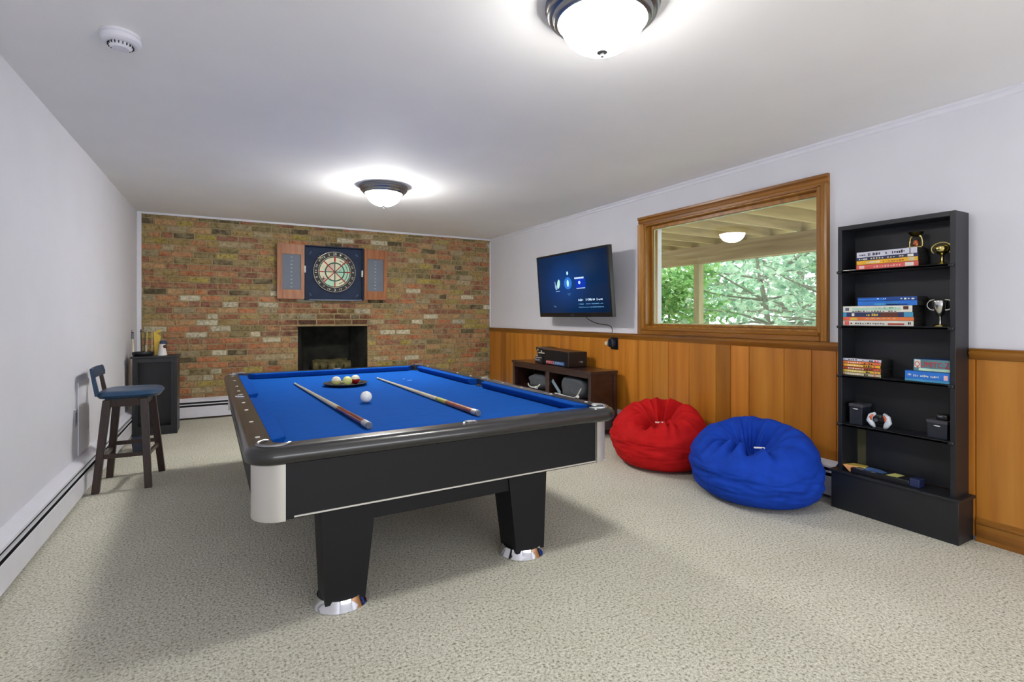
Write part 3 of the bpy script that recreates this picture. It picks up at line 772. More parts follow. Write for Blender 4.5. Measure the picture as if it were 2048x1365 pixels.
# ------------------------------------------------------------------ dartboard cabinet
DYF = RD-0.012
dc = thing('dartboard_cabinet', (2.088, DYF, 1.73), 'open wooden dartboard cabinet with navy interior hanging on the brick wall', 'dartboard cabinet')
cx0, cx1, cz0, cz1 = 1.728, 2.450, 1.388, 2.078
mb = MB(); mb.box(cx0, cx1, DYF-0.02, DYF, cz0, cz1)
for a, b_, c, d in ((cx0, cx0+0.012, cz0, cz1), (cx1-0.012, cx1, cz0, cz1), (cx0, cx1, cz0, cz0+0.014), (cx0, cx1, cz1-0.012, cz1)): mb.box(a, b_, DYF-0.085, DYF-0.019, c, d)
mb.build('cabinet_box', M['navy'], dc, bevel=0.002)
mb = MB(); mb.box(cx0+0.05, cx1-0.02, DYF-0.09, DYF-0.055, cz0-0.006, cz0+0.012); mb.build('dart_ledge', M['slate'], dc, bevel=0.002)
def dart_door(x0, x1, z0, z1, hinge_right, ang):
    mb = MB(); yf = DYF-0.105; th = 0.03
    piv = Matrix.Translation((x1 if hinge_right else x0, DYF-0.085, 0)) @ Matrix.Rotation(ang, 4, 'Z') @ Matrix.Translation((-(x1 if hinge_right else x0), -(DYF-0.085), 0))
    bx = 0.058 if hinge_right else 0.052; b2 = 0.04; tz = 0.125; bz = 0.115
    mb.box(x0, x0+(bx if hinge_right else b2), yf, yf+th, z0, z1, piv); mb.box(x1-(b2 if hinge_right else bx*0.9), x1, yf, yf+th, z0, z1, piv)
    a = x0+(bx if hinge_right else b2); b_ = x1-(b2 if hinge_right else bx*0.9)
    mb.box(a, b_, yf, yf+th, z0, z0+bz, piv); mb.box(a, b_, yf, yf+th, z1-tz, z1, piv)
    d = mb.build('door', M['dartwood'], dc, bevel=0.002)
    mb = MB(); mb.box(a, b_, yf+0.012, yf+th-0.004, z0+bz, z1-tz, piv); s = mb.build('chalk_panel', M['slate'], d)
    mb = MB(); rg = random.Random(int(x0*100)); n = 9
    for i in range(n):
        zz = z1-tz-0.035-(z1-tz-z0-bz-0.07)*i/(n-1)
        marks_mb(mb, piv @ Vector(((a+b_)/2-0.012, yf+0.0115, zz-0.008)), piv.to_3x3() @ Vector((1, 0, 0)), (0, 0, 1), 0.024, 0.016, 3, rg, fill=0.95)
    mb.build('score_marks', mat('chalk_grey', (176, 182, 190), 0.9), d)
    # clip on the hinge side
    return d
dart_door(1.409, 1.722, 1.40, 2.078, True, radians(-3)); dart_door(2.456, 2.765, 1.402, 2.068, False, radians(6))
for x, z_ in ((1.727, 1.77), (2.43, 1.74)):
    mb = MB(); mb.box(x-0.012, x+0.008, DYF-0.118, DYF-0.084, z_-0.04, z_+0.045); o = mb.build('dart_holder', M['pale'], dc, bevel=0.005)
mscuff = mat('scuffed_navy', (66, 84, 108), 0.8)
for x, z_, a in ((1.80, 1.99, 0.6), (2.375, 1.985, -0.7), (1.80, 1.46, -0.5), (2.38, 1.455, 0.7)):
    mb = MB(); mb.sphere((0, 0, 0), 0.02, 12, 8, (0.55, 0.08, 1.25), Matrix.Translation((x, DYF-0.0215, z_)) @ Matrix.Rotation(a, 4, 'Y')); mb.build('corner_scuff', mscuff, dc)
# the dartboard
bx, bz, R = 2.092, 1.755, 0.262
db = thing('dartboard', (bx, DYF-0.02, bz), 'round black-rimmed dartboard with cream and green sectors in the navy cabinet', 'dartboard')
yB = DYF-0.0202
mb = MB(); mb.lathe([(0, 0), (R, 0), (R, -0.03), (R-0.004, -0.034), (0, -0.034)], (bx, yB, bz), 64, axis='y'); mb.build('board', M['ink'], db)
def ring(mb, r0, r1, y, a0=0, a1=2*pi, n=64):
    vs = []; fs = []
    for i in range(n+1):
        a = a0+(a1-a0)*i/n; vs += [(bx+r0*sin(a), y, bz+r0*cos(a)), (bx+r1*sin(a), y, bz+r1*cos(a))]
    for i in range(n): fs.append((2*i, 2*i+2, 2*i+3, 2*i+1))
    mb.add(vs, fs)
yb_ = yB-0.0345
creams = [mat('cream_sisal', (226, 222, 196), 0.9, var=0.08, scale=40), mat('mint_sisal', (176, 214, 190), 0.9, var=0.08, scale=40), mat('blush_sisal', (214, 190, 172), 0.9, var=0.08, scale=40)]
RI = 0.198
mbs = [MB(), MB(), MB()]
order = [0, 1, 1, 0, 1, 0, 0, 0]
ordin = [0, 1, 1, 0, 0, 0, 2, 2]
for k in range(8):
    a0 = k*pi/4; ring(mbs[order[k]], 0.115, RI-0.012, yb_, a0, a0+pi/4, 8); ring(mbs[ordin[k]], 0.001, 0.112, yb_, a0, a0+pi/4, 8)
for k, nm in enumerate(('cream_sector', 'mint_sector', 'blush_sector')): mbs[k].build(nm, creams[k], db, weld=False)
grn = mat('green_sisal', (52, 92, 76), 0.9, var=0.15, scale=40); rdm = mat('red_sisal', (168, 52, 46), 0.9, var=0.1, scale=40)
mb = MB(); ring(mb, RI-0.012, RI, yb_-0.0004); ring(mb, 0.108, 0.124, yb_-0.0006); ring(mb, 0.155, 0.163, yb_-0.0006, pi*0.12, pi*0.9, 24)
mb.build('green_ring', grn, db, weld=False)
mb = MB(); ring(mb, RI, RI+0.005, yb_-0.0008); mb.build('inner_wire', mat('tan_wire', (190, 172, 140), 0.4), db, weld=False)
mb = MB(); mb2 = MB()
for k in range(8):
    a = k*pi/4; Mx = Matrix.Translation((bx, yb_-0.001, bz)) @ Matrix.Rotation(a, 4, 'Y')
    (mb).box(-0.007, 0.007, -0.0004, 0, 0.13, RI, Mx); 
    (mb2 if k % 2 == 0 else mb).box(-0.0055, 0.0055, -0.0004, 0, 0.0, 0.13, Mx)
mb.box(-0.01, 0.01, -0.0006, 0, 0.14, 0.195, Matrix.Translation((bx, yb_-0.001, bz)))
mb.build('red_spokes', rdm, db); mb2.build('dark_spokes', grn, db)
mb = MB(); mb.tube([(bx+(R-0.003)*sin(a*pi/32), yB-0.034, bz+(R-0.003)*cos(a*pi/32)) for a in range(64)], 0.0032, 6, closed=True); mb.build('rim_wire', mat('rim_steel', (160, 150, 132), 0.35, 0.6), db)
mb = MB(); nums = [20, 1, 18, 4, 13, 6, 10, 15, 2, 17, 3, 19, 7, 16, 8, 11, 14, 9, 12, 5]
for k, nmb in enumerate(nums):
    a = k*2*pi/20; s = str(nmb); big = 0.036 if nmb in (20, 3) else 0.026; wd = big*0.62*len(s)
    up = Vector((sin(a), 0, cos(a))); rt = Vector((cos(a), 0, -sin(a)))
    if pi/2 < a < 3*pi/2: up, rt = -up, -rt
    c = Vector((bx+0.232*sin(a), yb_, bz+0.232*cos(a)))
    text_mb(mb, s, c-rt*wd/2-up*big/2, rt, up, big, 0.001, wd)
mb.build('numbers', mat('number_paint', (206, 208, 196), 0.5), db, weld=False)
def dart(x, z_, label, fm, d=(0.1, -1, 0.15), ln=0.14, fs=0.026):
    t = thing('dart', (x, yb_, z_), label, 'dart', 'darts stuck in the dartboard')
    d = Vector(d).normalized(); p = Vector((x, yb_+0.004, z_))
    mb = MB(); mb.tube([p, p+d*0.03, p+d*0.034, p+d*0.085, p+d*0.09], [0.001, 0.0015, 0.0035, 0.004, 0.002], 8); mb.build('barrel', M['nickel'], t)
    mb = MB(); mb.tube([p+d*0.088, p+d*ln], 0.002, 6); mb.build('stem', M['blackplastic'], t)
    mb = MB(); a = d.cross(Vector((0, 0, 1))).normalized(); b_ = d.cross(a)
    for v_ in (a, b_, -a, -b_):
        e = d.cross(v_)*0.0006; q = p+d*(ln-0.035)
        pts = [q, q+d*0.012+v_*fs, q+d*0.036+v_*fs, q+d*0.042]
        mb.add([w_-e for w_ in pts]+[w_+e for w_ in pts], [(0, 1, 2, 3), (7, 6, 5, 4), (0, 4, 5, 1), (1, 5, 6, 2), (2, 6, 7, 3), (3, 7, 4, 0)])
    mb.build('flight', fm, t, smooth=False)
dart(2.215, 1.865, 'dart with red flight in the upper right of the dartboard', M['red'])
dart(1.925, 1.64, 'dart with copper flight in the lower left of the dartboard', mat('copper_flight', (176, 84, 56), 0.5))
dart(2.14, 1.765, 'dart with small white flight just right of the bullseye', M['pale'], fs=0.014)
dart(1.935, 1.905, 'dart with cream flight in the upper left of the dartboard', mat('cream_flight', (220, 210, 160), 0.5), d=(-0.35, -1, 0.1))

# ------------------------------------------------------------------ television
TV = thing('television', (4.15, 4.565, 1.53), 'black flat wall television showing a dark blue menu screen', 'television', rot=(0, radians(-4.5), 0))
tw, thh = 0.66, 0.352
mb = MB(); mb.box(-0.02, 0.02, -tw, tw, -thh, thh); mb.box(0.02, 0.05, -tw*0.7, tw*0.7, -thh*0.8, thh*0.55)
# bezel as raised frame
for a, b_, c, d in ((-tw, -tw+0.02, -thh, thh), (tw-0.02, tw, -thh, thh), (-tw+0.02, tw-0.02, thh-0.02, thh), (-tw+0.02, tw-0.02, -thh, -thh+0.045)): mb.box(-0.026, -0.0195, a, b_, c, d)
L(mb, 'bezel', M['blackplastic'], TV, bevel=0.002)
def screen_mat():
    m, nt, b, o = NT('menu_screen'); v = coords(nt)
    sp = nt.nodes.new('ShaderNodeMapping'); sp.inputs['Location'].default_value = (0, -0.1, -0.02); sp.inputs['Scale'].default_value = (0.1, 1.15, 1.7)
    tc = nt.nodes.new('ShaderNodeTexCoord'); nt.links.new(tc.outputs['Object'], sp.inputs[0])
    g = nt.nodes.new('ShaderNodeTexGradient'); g.gradient_type = 'SPHERICAL'; nt.links.new(sp.outputs[0], g.inputs[0])
    r = ramp(nt, [(0.0, lin((14, 34, 62))), (0.5, lin((14, 48, 92))), (1.0, lin((20, 72, 150)))]); nt.links.new(g.outputs[0], r.inputs[0])
    e = nt.nodes.new('ShaderNodeEmission'); nt.links.new(r.outputs[0], e.inputs[0]); e.inputs[1].default_value = 0.75
    gl = nt.nodes.new('ShaderNodeBsdfGlossy'); gl.inputs['Roughness'].default_value = 0.12; gl.inputs[0].default_value = (0.04, 0.04, 0.045, 1)
    ad = nt.nodes.new('ShaderNodeAddShader'); nt.links.new(e.outputs[0], ad.inputs[0]); nt.links.new(gl.outputs[0], ad.inputs[1]); nt.links.new(ad.outputs[0], o.inputs[0]); return m
mb = MB(); mb.box(-0.0215, -0.0195, -tw+0.019, tw-0.019, -thh+0.044, thh-0.019); scr = L(mb, 'screen', screen_mat(), TV, smooth=False)
ew = emit('menu_white', (200, 225, 250), 0.95); eb = emit('menu_blue', (60, 130, 225), 0.8); egr = emit('menu_mint', (190, 240, 225), 0.95); ed = emit('menu_royal', (24, 62, 190), 0.8)
xs = -0.0222; RT, UP = (0, -1, 0), (0, 0, 1)
def disc(mb, y, z, ry, rz, x=xs, n=24, rot=0):
    vs = [(x, y, z)]+[(x, y+ry*cos(a)*cos(rot)-rz*sin(a)*sin(rot), z+ry*cos(a)*sin(rot)+rz*sin(a)*cos(rot)) for a in [2*pi*i/n for i in range(n)]]
    mb.add(vs, [(0, 1+(i+1) % n, 1+i) for i in range(n)])
mb = MB(); disc(mb, 0.235, 0.015, 0.026, 0.052, rot=0.25); o = L(mb, 'menu_icon', egr, scr)
mb = MB(); disc(mb, 0.285, -0.02, 0.022, 0.03, rot=-0.5); disc(mb, 0.3, 0.01, 0.008, 0.04, rot=-0.15); quad_mb(mb, (xs, 0.295, -0.068), RT, UP, 0.08, 0.006); L(mb, 'menu_icon', emit('menu_grey', (150, 185, 215), 0.85), scr)
mb = MB(); disc(mb, 0.055, 0.015, 0.072, 0.066); L(mb, 'menu_orb', eb, scr)
mb = MB(); disc(mb, 0.055, 0.015, 0.02, 0.038, x=xs-0.0006); disc(mb, 0.055, 0.125, 0.016, 0.02); L(mb, 'menu_icon', emit('menu_ice', (190, 245, 255), 1.0), scr)
mb = MB(); quad_mb(mb, (xs, -0.09, -0.045), RT, UP, 0.17, 0.1); L(mb, 'menu_tile', ed, scr)
mb = MB(); quad_mb(mb, (xs-0.0004, -0.07, 0.052), RT, UP, 0.165, 0.018); disc(mb, -0.155, 0.012, 0.02, 0.017, x=xs-0.001); quad_mb(mb, (xs-0.0004, -0.1, -0.052), RT, UP, 0.15, 0.008); L(mb, 'menu_icon', ew, scr)
mb = MB(); disc(mb, 0.045, -0.1, 0.04, 0.005); disc(mb, 0.045, -0.115, 0.01, 0.01); disc(mb, 0.33, -0.235, 0.03, 0.008, rot=0.2); L(mb, 'menu_glow', emit('menu_soft', (70, 120, 170), 0.7), scr)
rg = random.Random(5); mb = MB()
marks_mb(mb, (xs, -0.12, -0.185), RT, UP, 0.09, 0.026, 5, rg, fill=1); marks_mb(mb, (xs, -0.25, -0.185), RT, UP, 0.155, 0.028, 9, rg, fill=1); marks_mb(mb, (xs, -0.43, -0.185), RT, UP, 0.095, 0.024, 5, rg, fill=1)
L(mb, 'menu_text', ew, scr)
mb = MB(); marks_mb(mb, (xs, -0.12, -0.222), RT, UP, 0.09, 0.014, 7, rg, fill=1); marks_mb(mb, (xs, -0.25, -0.222), RT, UP, 0.28, 0.014, 18, rg, fill=0.9); marks_mb(mb, (xs, -0.12, -0.255), RT, UP, 0.42, 0.012, 26, rg, fill=1)
L(mb, 'menu_text', emit('menu_cyan', (110, 175, 225), 0.8), scr)
mb = MB(); marks_mb(mb, (-0.0262, 0.02, -thh+0.016), RT, UP, 0.04, 0.01, 3, rg, fill=1); L(mb, 'brand_mark', M['slate'], TV)
mb = MB(); mb.box(0.05, 0.09, -0.14, 0.14, -0.12, 0.12); mb.box(0.09, 0.208, -0.04, 0.04, -0.05, 0.05); L(mb, 'wall_bracket', M['blackplastic'], TV, bevel=0.004)

# outlet with plug and adaptor under the rail, and the cable from the television
t = thing('wall_outlet', (RW-0.012, 4.13, 0.92), 'black outlet plate with adaptors below the rail right of the television', 'outlet')
mb = MB(); mb.box(RW-0.02, RW-0.0125, 4.055, 4.165, 0.845, 0.972); mb.build('plate', M['blackplastic'], t, bevel=0.004)
mb = MB(); mb.box(RW-0.075, RW-0.02, 4.075, 4.15, 0.87, 0.955); mb.build('adaptor', mat('navy_plastic', (22, 34, 52), 0.25, var=0.2), t, bevel=0.014, seg=3)
mb = MB(); mb.lathe([(0, 0), (0.02, 0), (0.024, -0.012), (0.02, -0.04), (0.0, -0.044)], (RW-0.03, 4.185, 0.905), 16, axis='x'); 
mb.build('plug', mat('cream_plug', (214, 196, 160), 0.5), t)
mb = MB(); pts = []
import_pts = [(4.20, 4.41, 1.19), (4.24, 4.39, 1.14), (4.30, 4.33, 1.105), (4.335, 4.25, 1.097), (4.34, 4.17, 1.09), (4.335, 4.12, 1.06), (4.315, 4.105, 1.0), (4.30, 4.11, 0.957)]
mb.tube(import_pts, 0.0045, 8); o = mb.build('power_cable', M['blackplastic'], None, angle=180); tag(o, 'thin black cable hanging from the television to the outlet below', 'cable')
sb = o.modifiers.new('s', 'SUBSURF'); sb.levels = 1; sb.render_levels = 1

# ------------------------------------------------------------------ media stand
X0, X1, Y0, Y1, ZT = 3.955, 4.285, 3.99, 5.55, 0.645
ms = thing('media_stand', (4.12, 4.77, 0), 'low dark mahogany media stand with open cubbies against the wood panelling', 'media stand')
mb = MB(); mb.box(X0-0.01, X1, Y0-0.01, Y1+0.01, ZT-0.03, ZT); mb.build('top', M['standwood'], ms, bevel=0.003)
for x in (X0, X1-0.045):
    for y in (Y0, Y1-0.045):
        mb = MB(); mb.box(x, x+0.045, y, y+0.045, 0, ZT-0.03); mb.build('leg', M['standwood'], ms, bevel=0.002)
mb = MB(); mb.box(X0, X0+0.02, Y0+0.045, Y1-0.045, ZT-0.07, ZT-0.03)
mb.box(X0+0.002, X0+0.02, 4.735, 4.81, 0.1, ZT-0.07)
mb.build('face_frame', M['standwood'], ms, bevel=0.002)
mb = MB(); mb.box(X0+0.02, X1-0.02, 4.76, 4.785, 0.1, ZT-0.03); mb.build('divider', M['standwood'], ms)
for y_ in (Y0+0.01, Y1-0.02):
    mb = MB(); mb.box(X0+0.045, X1-0.045, y_, y_+0.01, 0.06, ZT-0.03); mb.build('side_panel', M['standwood'], ms)
mb = MB(); mb.box(X0+0.005, X1-0.02, Y0+0.02, Y1-0.02, 0.315, 0.345); mb.build('shelf', M['standwood'], ms, bevel=0.002)
mb = MB(); mb.box(X0+0.005, X1-0.02, Y0+0.02, Y1-0.02, 0.07, 0.1); mb.build('bottom_shelf', M['standwood'], ms, bevel=0.002)
mb = MB(); mb.box(X1-0.02, X1-0.01, Y0+0.045, Y1-0.045, 0.07, ZT-0.03); mb.build('back_panel', M['ebony'], ms)

def blob(name, c, r, m, parent, seed=0, amp=0.12, flat=0.0, e=2.4):
    mb = MB(); n, k = 40, 24; vs = []; fs = []
    for i in range(n):
        for j in range(k+1):
            a = 2*pi*i/n; b_ = -pi/2+pi*j/k
            def sp(v_, p): return math.copysign(abs(v_)**(2/p), v_)
            x, y, z_ = sp(cos(b_), e)*sp(cos(a), e), sp(cos(b_), e)*sp(sin(a), e), sp(sin(b_), e)
            q = 1+amp*noise.noise(Vector((x*1.6+seed, y*1.6, z_*1.6)))+amp*0.3*noise.noise(Vector((x*5+seed, y*5, z_*5)))
            zz = z_*r[2]*q
            vs.append((c[0]+x*r[0]*q, c[1]+y*r[1]*q, c[2]+max(zz, -r[2]*0.92)))
    for i in range(n):
        for j in range(k): fs.append((i*(k+1)+j, ((i+1) % n)*(k+1)+j, ((i+1) % n)*(k+1)+j+1, i*(k+1)+j+1))
    mb.add(vs, fs); return mb.build(name, m, parent, angle=180)
def cord(pts, r, name, parent, m, ):
    mb = MB(); mb.tube(pts, r, 8); o = mb.build(name, m, parent, angle=180); q = o.modifiers.new('s', 'SUBSURF'); q.levels = 1; q.render_levels = 1; return o
gb = thing('gear_bag', (4.07, 5.08, 0.345), 'rounded charcoal bag with white straps in the far cubby of the media stand', 'bag', 'charcoal bags in the media stand')
blob('bag_body', (4.07, 5.08, 0.345+0.082), (0.095, 0.19, 0.09), M['grey'], gb, 3)
cord([(4.0, 5.25, 0.40), (3.975, 5.2, 0.37), (3.968, 5.12, 0.36), (3.972, 5.04, 0.37), (3.965, 4.98, 0.38), (3.968, 4.93, 0.42)], 0.009, 'strap', gb, M['whitecord'])
mb = MB(); mb.box(3.96, 3.985, 5.0, 5.04, 0.355, 0.385); mb.build('buckle', M['whitecord'], gb, bevel=0.004)
gb = thing('gear_bag', (4.07, 4.35, 0.345), 'large boxy charcoal bag with a white cord in the near cubby of the media stand', 'bag', 'charcoal bags in the media stand')
blob('bag_body', (4.08, 4.37, 0.345+0.098), (0.1, 0.20, 0.107), M['grey'], gb, 9, e=4)
cord([(3.975, 4.66, 0.352), (3.972, 4.58, 0.36), (3.974, 4.5, 0.352), (3.972, 4.38, 0.352), (3.97, 4.28, 0.352), (3.968, 4.23, 0.375), (3.97, 4.19, 0.43), (3.974, 4.165, 0.47)], 0.007, 'strap', gb, M['whitecord'])
mb = MB(); mb.sphere((3.972, 4.225, 0.372), 0.022, 14, 8, (0.5, 1.2, 0.8)); mb.sphere((3.974, 4.545, 0.358), 0.014, 12, 8, (0.6, 1.2, 0.8)); mb.build('toggle', M['whitecord'], gb)
mb = MB(); mb.box(-0.004, 0.004, -0.1, 0.1, -0.02, 0.02, Matrix.Translation((4.0, 4.655, 0.42)) @ Matrix.Rotation(radians(38), 4, 'X')); o = mb.build('folded_case', mat('pale_blue_case', (128, 148, 165), 0.4), None, bevel=0.003); tag(o, 'thin pale blue case leaning beside the boxy bag in the near cubby', 'case')

# game console on the stand
gc = thing('game_console', (4.12, 4.78, ZT), 'bulky black console box with red and blue logo on the media stand', 'game console')
mb = MB(); mb.hexa([(4.0, 4.43, ZT+0.002), (4.245, 4.43, ZT+0.002), (4.245, 4.93, ZT+0.002), (4.0, 4.93, ZT+0.002)], [(4.0, 4.43, ZT+0.162), (4.245, 4.43, ZT+0.162), (4.245, 4.95, ZT+0.17), (4.0, 4.95, ZT+0.17)])
mb.build('housing', M['blackplastic'], gc, bevel=0.006)
mb = MB(); mb.hexa([(3.985, 4.92, ZT+0.002), (4.22, 4.92, ZT+0.002), (4.22, 5.07, ZT+0.002), (3.985, 5.07, ZT+0.002)], [(3.985, 4.92, ZT+0.10), (4.22, 4.92, ZT+0.10), (4.22, 5.07, ZT+0.10), (3.985, 5.07, ZT+0.10)])
mb.build('side_module', M['blackplastic'], gc, bevel=0.004)
mb = MB(); mb.hexa([(4.0, 4.93, ZT+0.10), (4.23, 4.93, ZT+0.10), (4.23, 5.03, ZT+0.10), (4.0, 5.03, ZT+0.10)], [(4.0, 4.93, ZT+0.17), (4.23, 4.93, ZT+0.17), (4.23, 5.09, ZT+0.185), (4.0, 5.09, ZT+0.185)])
mb.build('upper_module', M['blackplastic'], gc, bevel=0.004)
mb = MB(); quad_mb(mb, (3.984, 5.06, ZT+0.065), RT, (0, 0, 1), 0.13, 0.008); quad_mb(mb, (3.999, 5.02, ZT+0.118), RT, (0, 0, 1), 0.13, 0.012); quad_mb(mb, (3.984, 5.06, ZT+0.085), RT, (0, 0, 1), 0.05, 0.012)
disc(mb, 5.03, ZT+0.155, 0.012, 0.012, x=3.9985); disc(mb, 4.955, ZT+0.14, 0.012, 0.014, x=3.9985)
mb.build('silver_slots', mat('silver_paint', (190, 180, 168), 0.4), gc, weld=False)
mb = MB(); marks_mb(mb, (3.984, 5.06, ZT+0.03), RT, UP, 0.10, 0.025, 5, rg, fill=1); mb.build('label_strip', mat('label_lilac', (150, 158, 180), 0.5), gc, weld=False)
mb = MB(); quad_mb(mb, (3.9995, 4.86, ZT+0.012), RT, UP, 0.16, 0.038); mb.build('red_label', mat('logo_red', (150, 50, 50), 0.5), gc, weld=False)
mb = MB(); quad_mb(mb, (3.9995, 4.7, ZT+0.012), RT, UP, 0.2, 0.038); mb.build('blue_label', mat('logo_blue', (24, 92, 150), 0.5), gc, weld=False)
mb = MB(); text_mb(mb, 'PITCLOPIO', (3.999, 4.85, ZT+0.018), RT, UP, 0.026, 0.0012, 0.33); mb.build('logo_text', mat('logo_pale', (200, 190, 205), 0.5), gc, weld=False)
mb = MB(); marks_mb(mb, (4.14, 4.4295, ZT+0.045), (1, 0, 0), UP, 0.05, 0.022, 3, rg, fill=1); mb.build('silver_logo', mat('logo_grey', (170, 170, 170), 0.4), gc, weld=False)

# ------------------------------------------------------------------ bean bags
def beanbag(cx_, cy_, rx, ry, H, m, label, seed, crater, namecol):
    t = thing('bean_bag', (cx_, cy_, 0), label, 'bean bag', 'bean bags by the wood panelling')
    n, k = 220, 130; vs = []; fs = []
    ca = crater                       # (direction angle, offset)
    for j in range(k+1):
        v_ = j/k                      # 0 bottom centre -> 1 top centre
        for i in range(n):
            a = 2*pi*i/n
            # profile: squashed superellipse in (rad, z)
            th_ = -pi/2+pi*v_
            pr = abs(cos(th_))**(0.56 if th_ > 0 else 0.34); pz = math.copysign(abs(sin(th_))**0.9, sin(th_))
            z_ = H*0.43+pz*H*0.45 if pz > 0 else H*0.43+pz*H*0.43
            rx_, ry_ = rx*pr, ry*pr
            tz = z_/H
            # slump: wider low, drawn in at the top
            wd = 1.0-0.12*max(0, tz-0.4)/0.6+0.0*tz
            x = rx_*wd*cos(a); y = ry_*wd*sin(a)
            # top sinks towards the seat crater, rim at the back higher
            ox, oy = ca[1]*rx*cos(ca[0]), ca[1]*ry*sin(ca[0])
            dx, dy = (x-ox)/rx, (y-oy)/ry; d = math.sqrt(dx*dx+dy*dy); az = math.atan2(dy, dx)
            if v_ > 0.45:
                wgt = min(1, (v_-0.45)/0.2)
                backness = -(dx*cos(ca[0])+dy*sin(ca[0]))      # positive away from viewer
                bowl = math.exp(-(d/0.36)**2)
                z_ -= wgt*H*0.42*bowl
                z_ += wgt*H*0.17*(backness)*math.exp(-((d-0.7)/0.5)**2)
                fold = (noise.noise(Vector((cos(az)*2.6+seed, sin(az)*2.6, d*1.2)))+0.6*noise.noise(Vector((cos(az)*6+seed, sin(az)*6, d*1.0))))
                ridge = -abs(noise.noise(Vector((cos(az)*3.4+seed*2, sin(az)*3.4, d*0.8))))*1.0+0.12
                z_ += wgt*H*(0.10*fold+0.26*ridge)*math.exp(-((d-0.32)/0.34)**2)
            # horizontal slump wrinkles on the sides
            q = Vector((cos(a)*rx, sin(a)*ry, 0)).normalized()
            side = max(0, 1-abs(tz-0.38)/0.42)
            wr_ = noise.noise(Vector((cos(a)*2.2+seed, sin(a)*2.2, z_*20)))*0.017+noise.noise(Vector((cos(a)*5+seed, sin(a)*5, z_*46+3)))*0.0095
            wr_ += noise.noise(Vector((cos(a)*1.3+seed, sin(a)*1.3, z_*3)))*0.035
            # seams of the panels
            sm = 0.0
            for s_i in range(6):
                sa = s_i*pi/3+seed; dd = abs((a-sa+pi) % (2*pi)-pi); sm -= 0.006*math.exp(-(dd/0.02)**2)
            x += q.x*(wr_+sm)*side; y += q.y*(wr_+sm)*side
            x = min(x, 4.293-cx_)          # pressed against the heater cover
            vs.append((cx_+x, cy_+y, max(0.0, z_)))
    for j in range(k):
        for i in range(n):
            l = (i+1) % n; fs.append((j*n+i, j*n+l, (j+1)*n+l, (j+1)*n+i))
    mb = MB(); mb.add(vs, fs); body = mb.build('bag', m, t, angle=180)
    # woven tag on the front lip, found on the surface
    return t, body
def tag_on(t, body, px, py, ang):
    """small woven label laid on the bag surface at x,y"""
    best = max((v_.co+t.location for v_ in body.data.vertices if abs(v_.co.x+t.location.x-px) < 0.012 and abs(v_.co.y+t.location.y-py) < 0.012), key=lambda c: c.z, default=None)
    if best is None: return
    mb = MB(); mb.box(-0.032, 0.032, -0.007, 0.007, 0.0, 0.003, Matrix.Translation((px, py, best.z+0.004)) @ Matrix.Rotation(ang, 4, 'Z') @ Matrix.Rotation(radians(25), 4, 'X'))
    mb.build('label_tag', M['pale'], t, bevel=0.001)
va = radians(216)
t1, b1 = beanbag(3.925, 3.055, 0.365, 0.405, 0.525, M['redcloth'], 'red canvas bean bag by the wood panelling, behind the blue one', 2.3, (va, 0.10), 'red')
t2, b2 = beanbag(3.925, 2.215, 0.37, 0.43, 0.51, M['bluecloth'], 'royal blue canvas bean bag next to the black bookcase', 5.1, (radians(198), 0.12), 'blue')
tag_on(t1, b1, 3.80, 2.93, radians(-35)); tag_on(t2, b2, 3.79, 2.07, radians(-40))

# ------------------------------------------------------------------ bookcase
BX, BY0, BY1, BZT = 4.198, 1.232, 1.822, 1.737
bc = thing('bookcase', (4.28, 1.53, 0), 'tall narrow black bookcase with five open shelves beside the window', 'bookcase')
XB = 4.352
mb = MB(); mb.box(BX, XB, BY0, BY0+0.024, 0.235, BZT); mb.build('side_panel', M['black'], bc, bevel=0.0015)
mb = MB(); mb.box(BX, XB, BY1-0.024, BY1, 0.235, BZT); mb.build('side_panel', M['black'], bc, bevel=0.0015)
mb = MB(); mb.box(BX, XB, BY0+0.024, BY1-0.024, BZT-0.026, BZT); mb.build('top_panel', M['black'], bc, bevel=0.0015)
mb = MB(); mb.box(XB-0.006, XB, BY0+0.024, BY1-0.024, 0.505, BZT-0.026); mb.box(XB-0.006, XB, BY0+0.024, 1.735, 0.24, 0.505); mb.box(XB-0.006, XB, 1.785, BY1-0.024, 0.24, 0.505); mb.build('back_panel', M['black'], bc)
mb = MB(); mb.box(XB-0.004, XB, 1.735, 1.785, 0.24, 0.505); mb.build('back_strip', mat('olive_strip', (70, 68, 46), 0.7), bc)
for zt in (1.462, 1.128, 0.826, 0.528):
    mb = MB(); mb.box(BX-0.012, XB-0.006, BY0+0.024, BY1-0.024, zt-0.017, zt)
    mb.box(BX-0.012, BX, BY0+0.006, BY1+0.003, zt-0.017, zt)
    mb.build('shelf', M['black'], bc, bevel=0.004)
mb = MB(); mb.box(4.18, XB, 1.213, 1.852, 0.0, 0.222); mb.box(4.168, XB, 1.203, 1.862, 0.222, 0.237); mb.build('plinth', M['black'], bc, bevel=0.002)

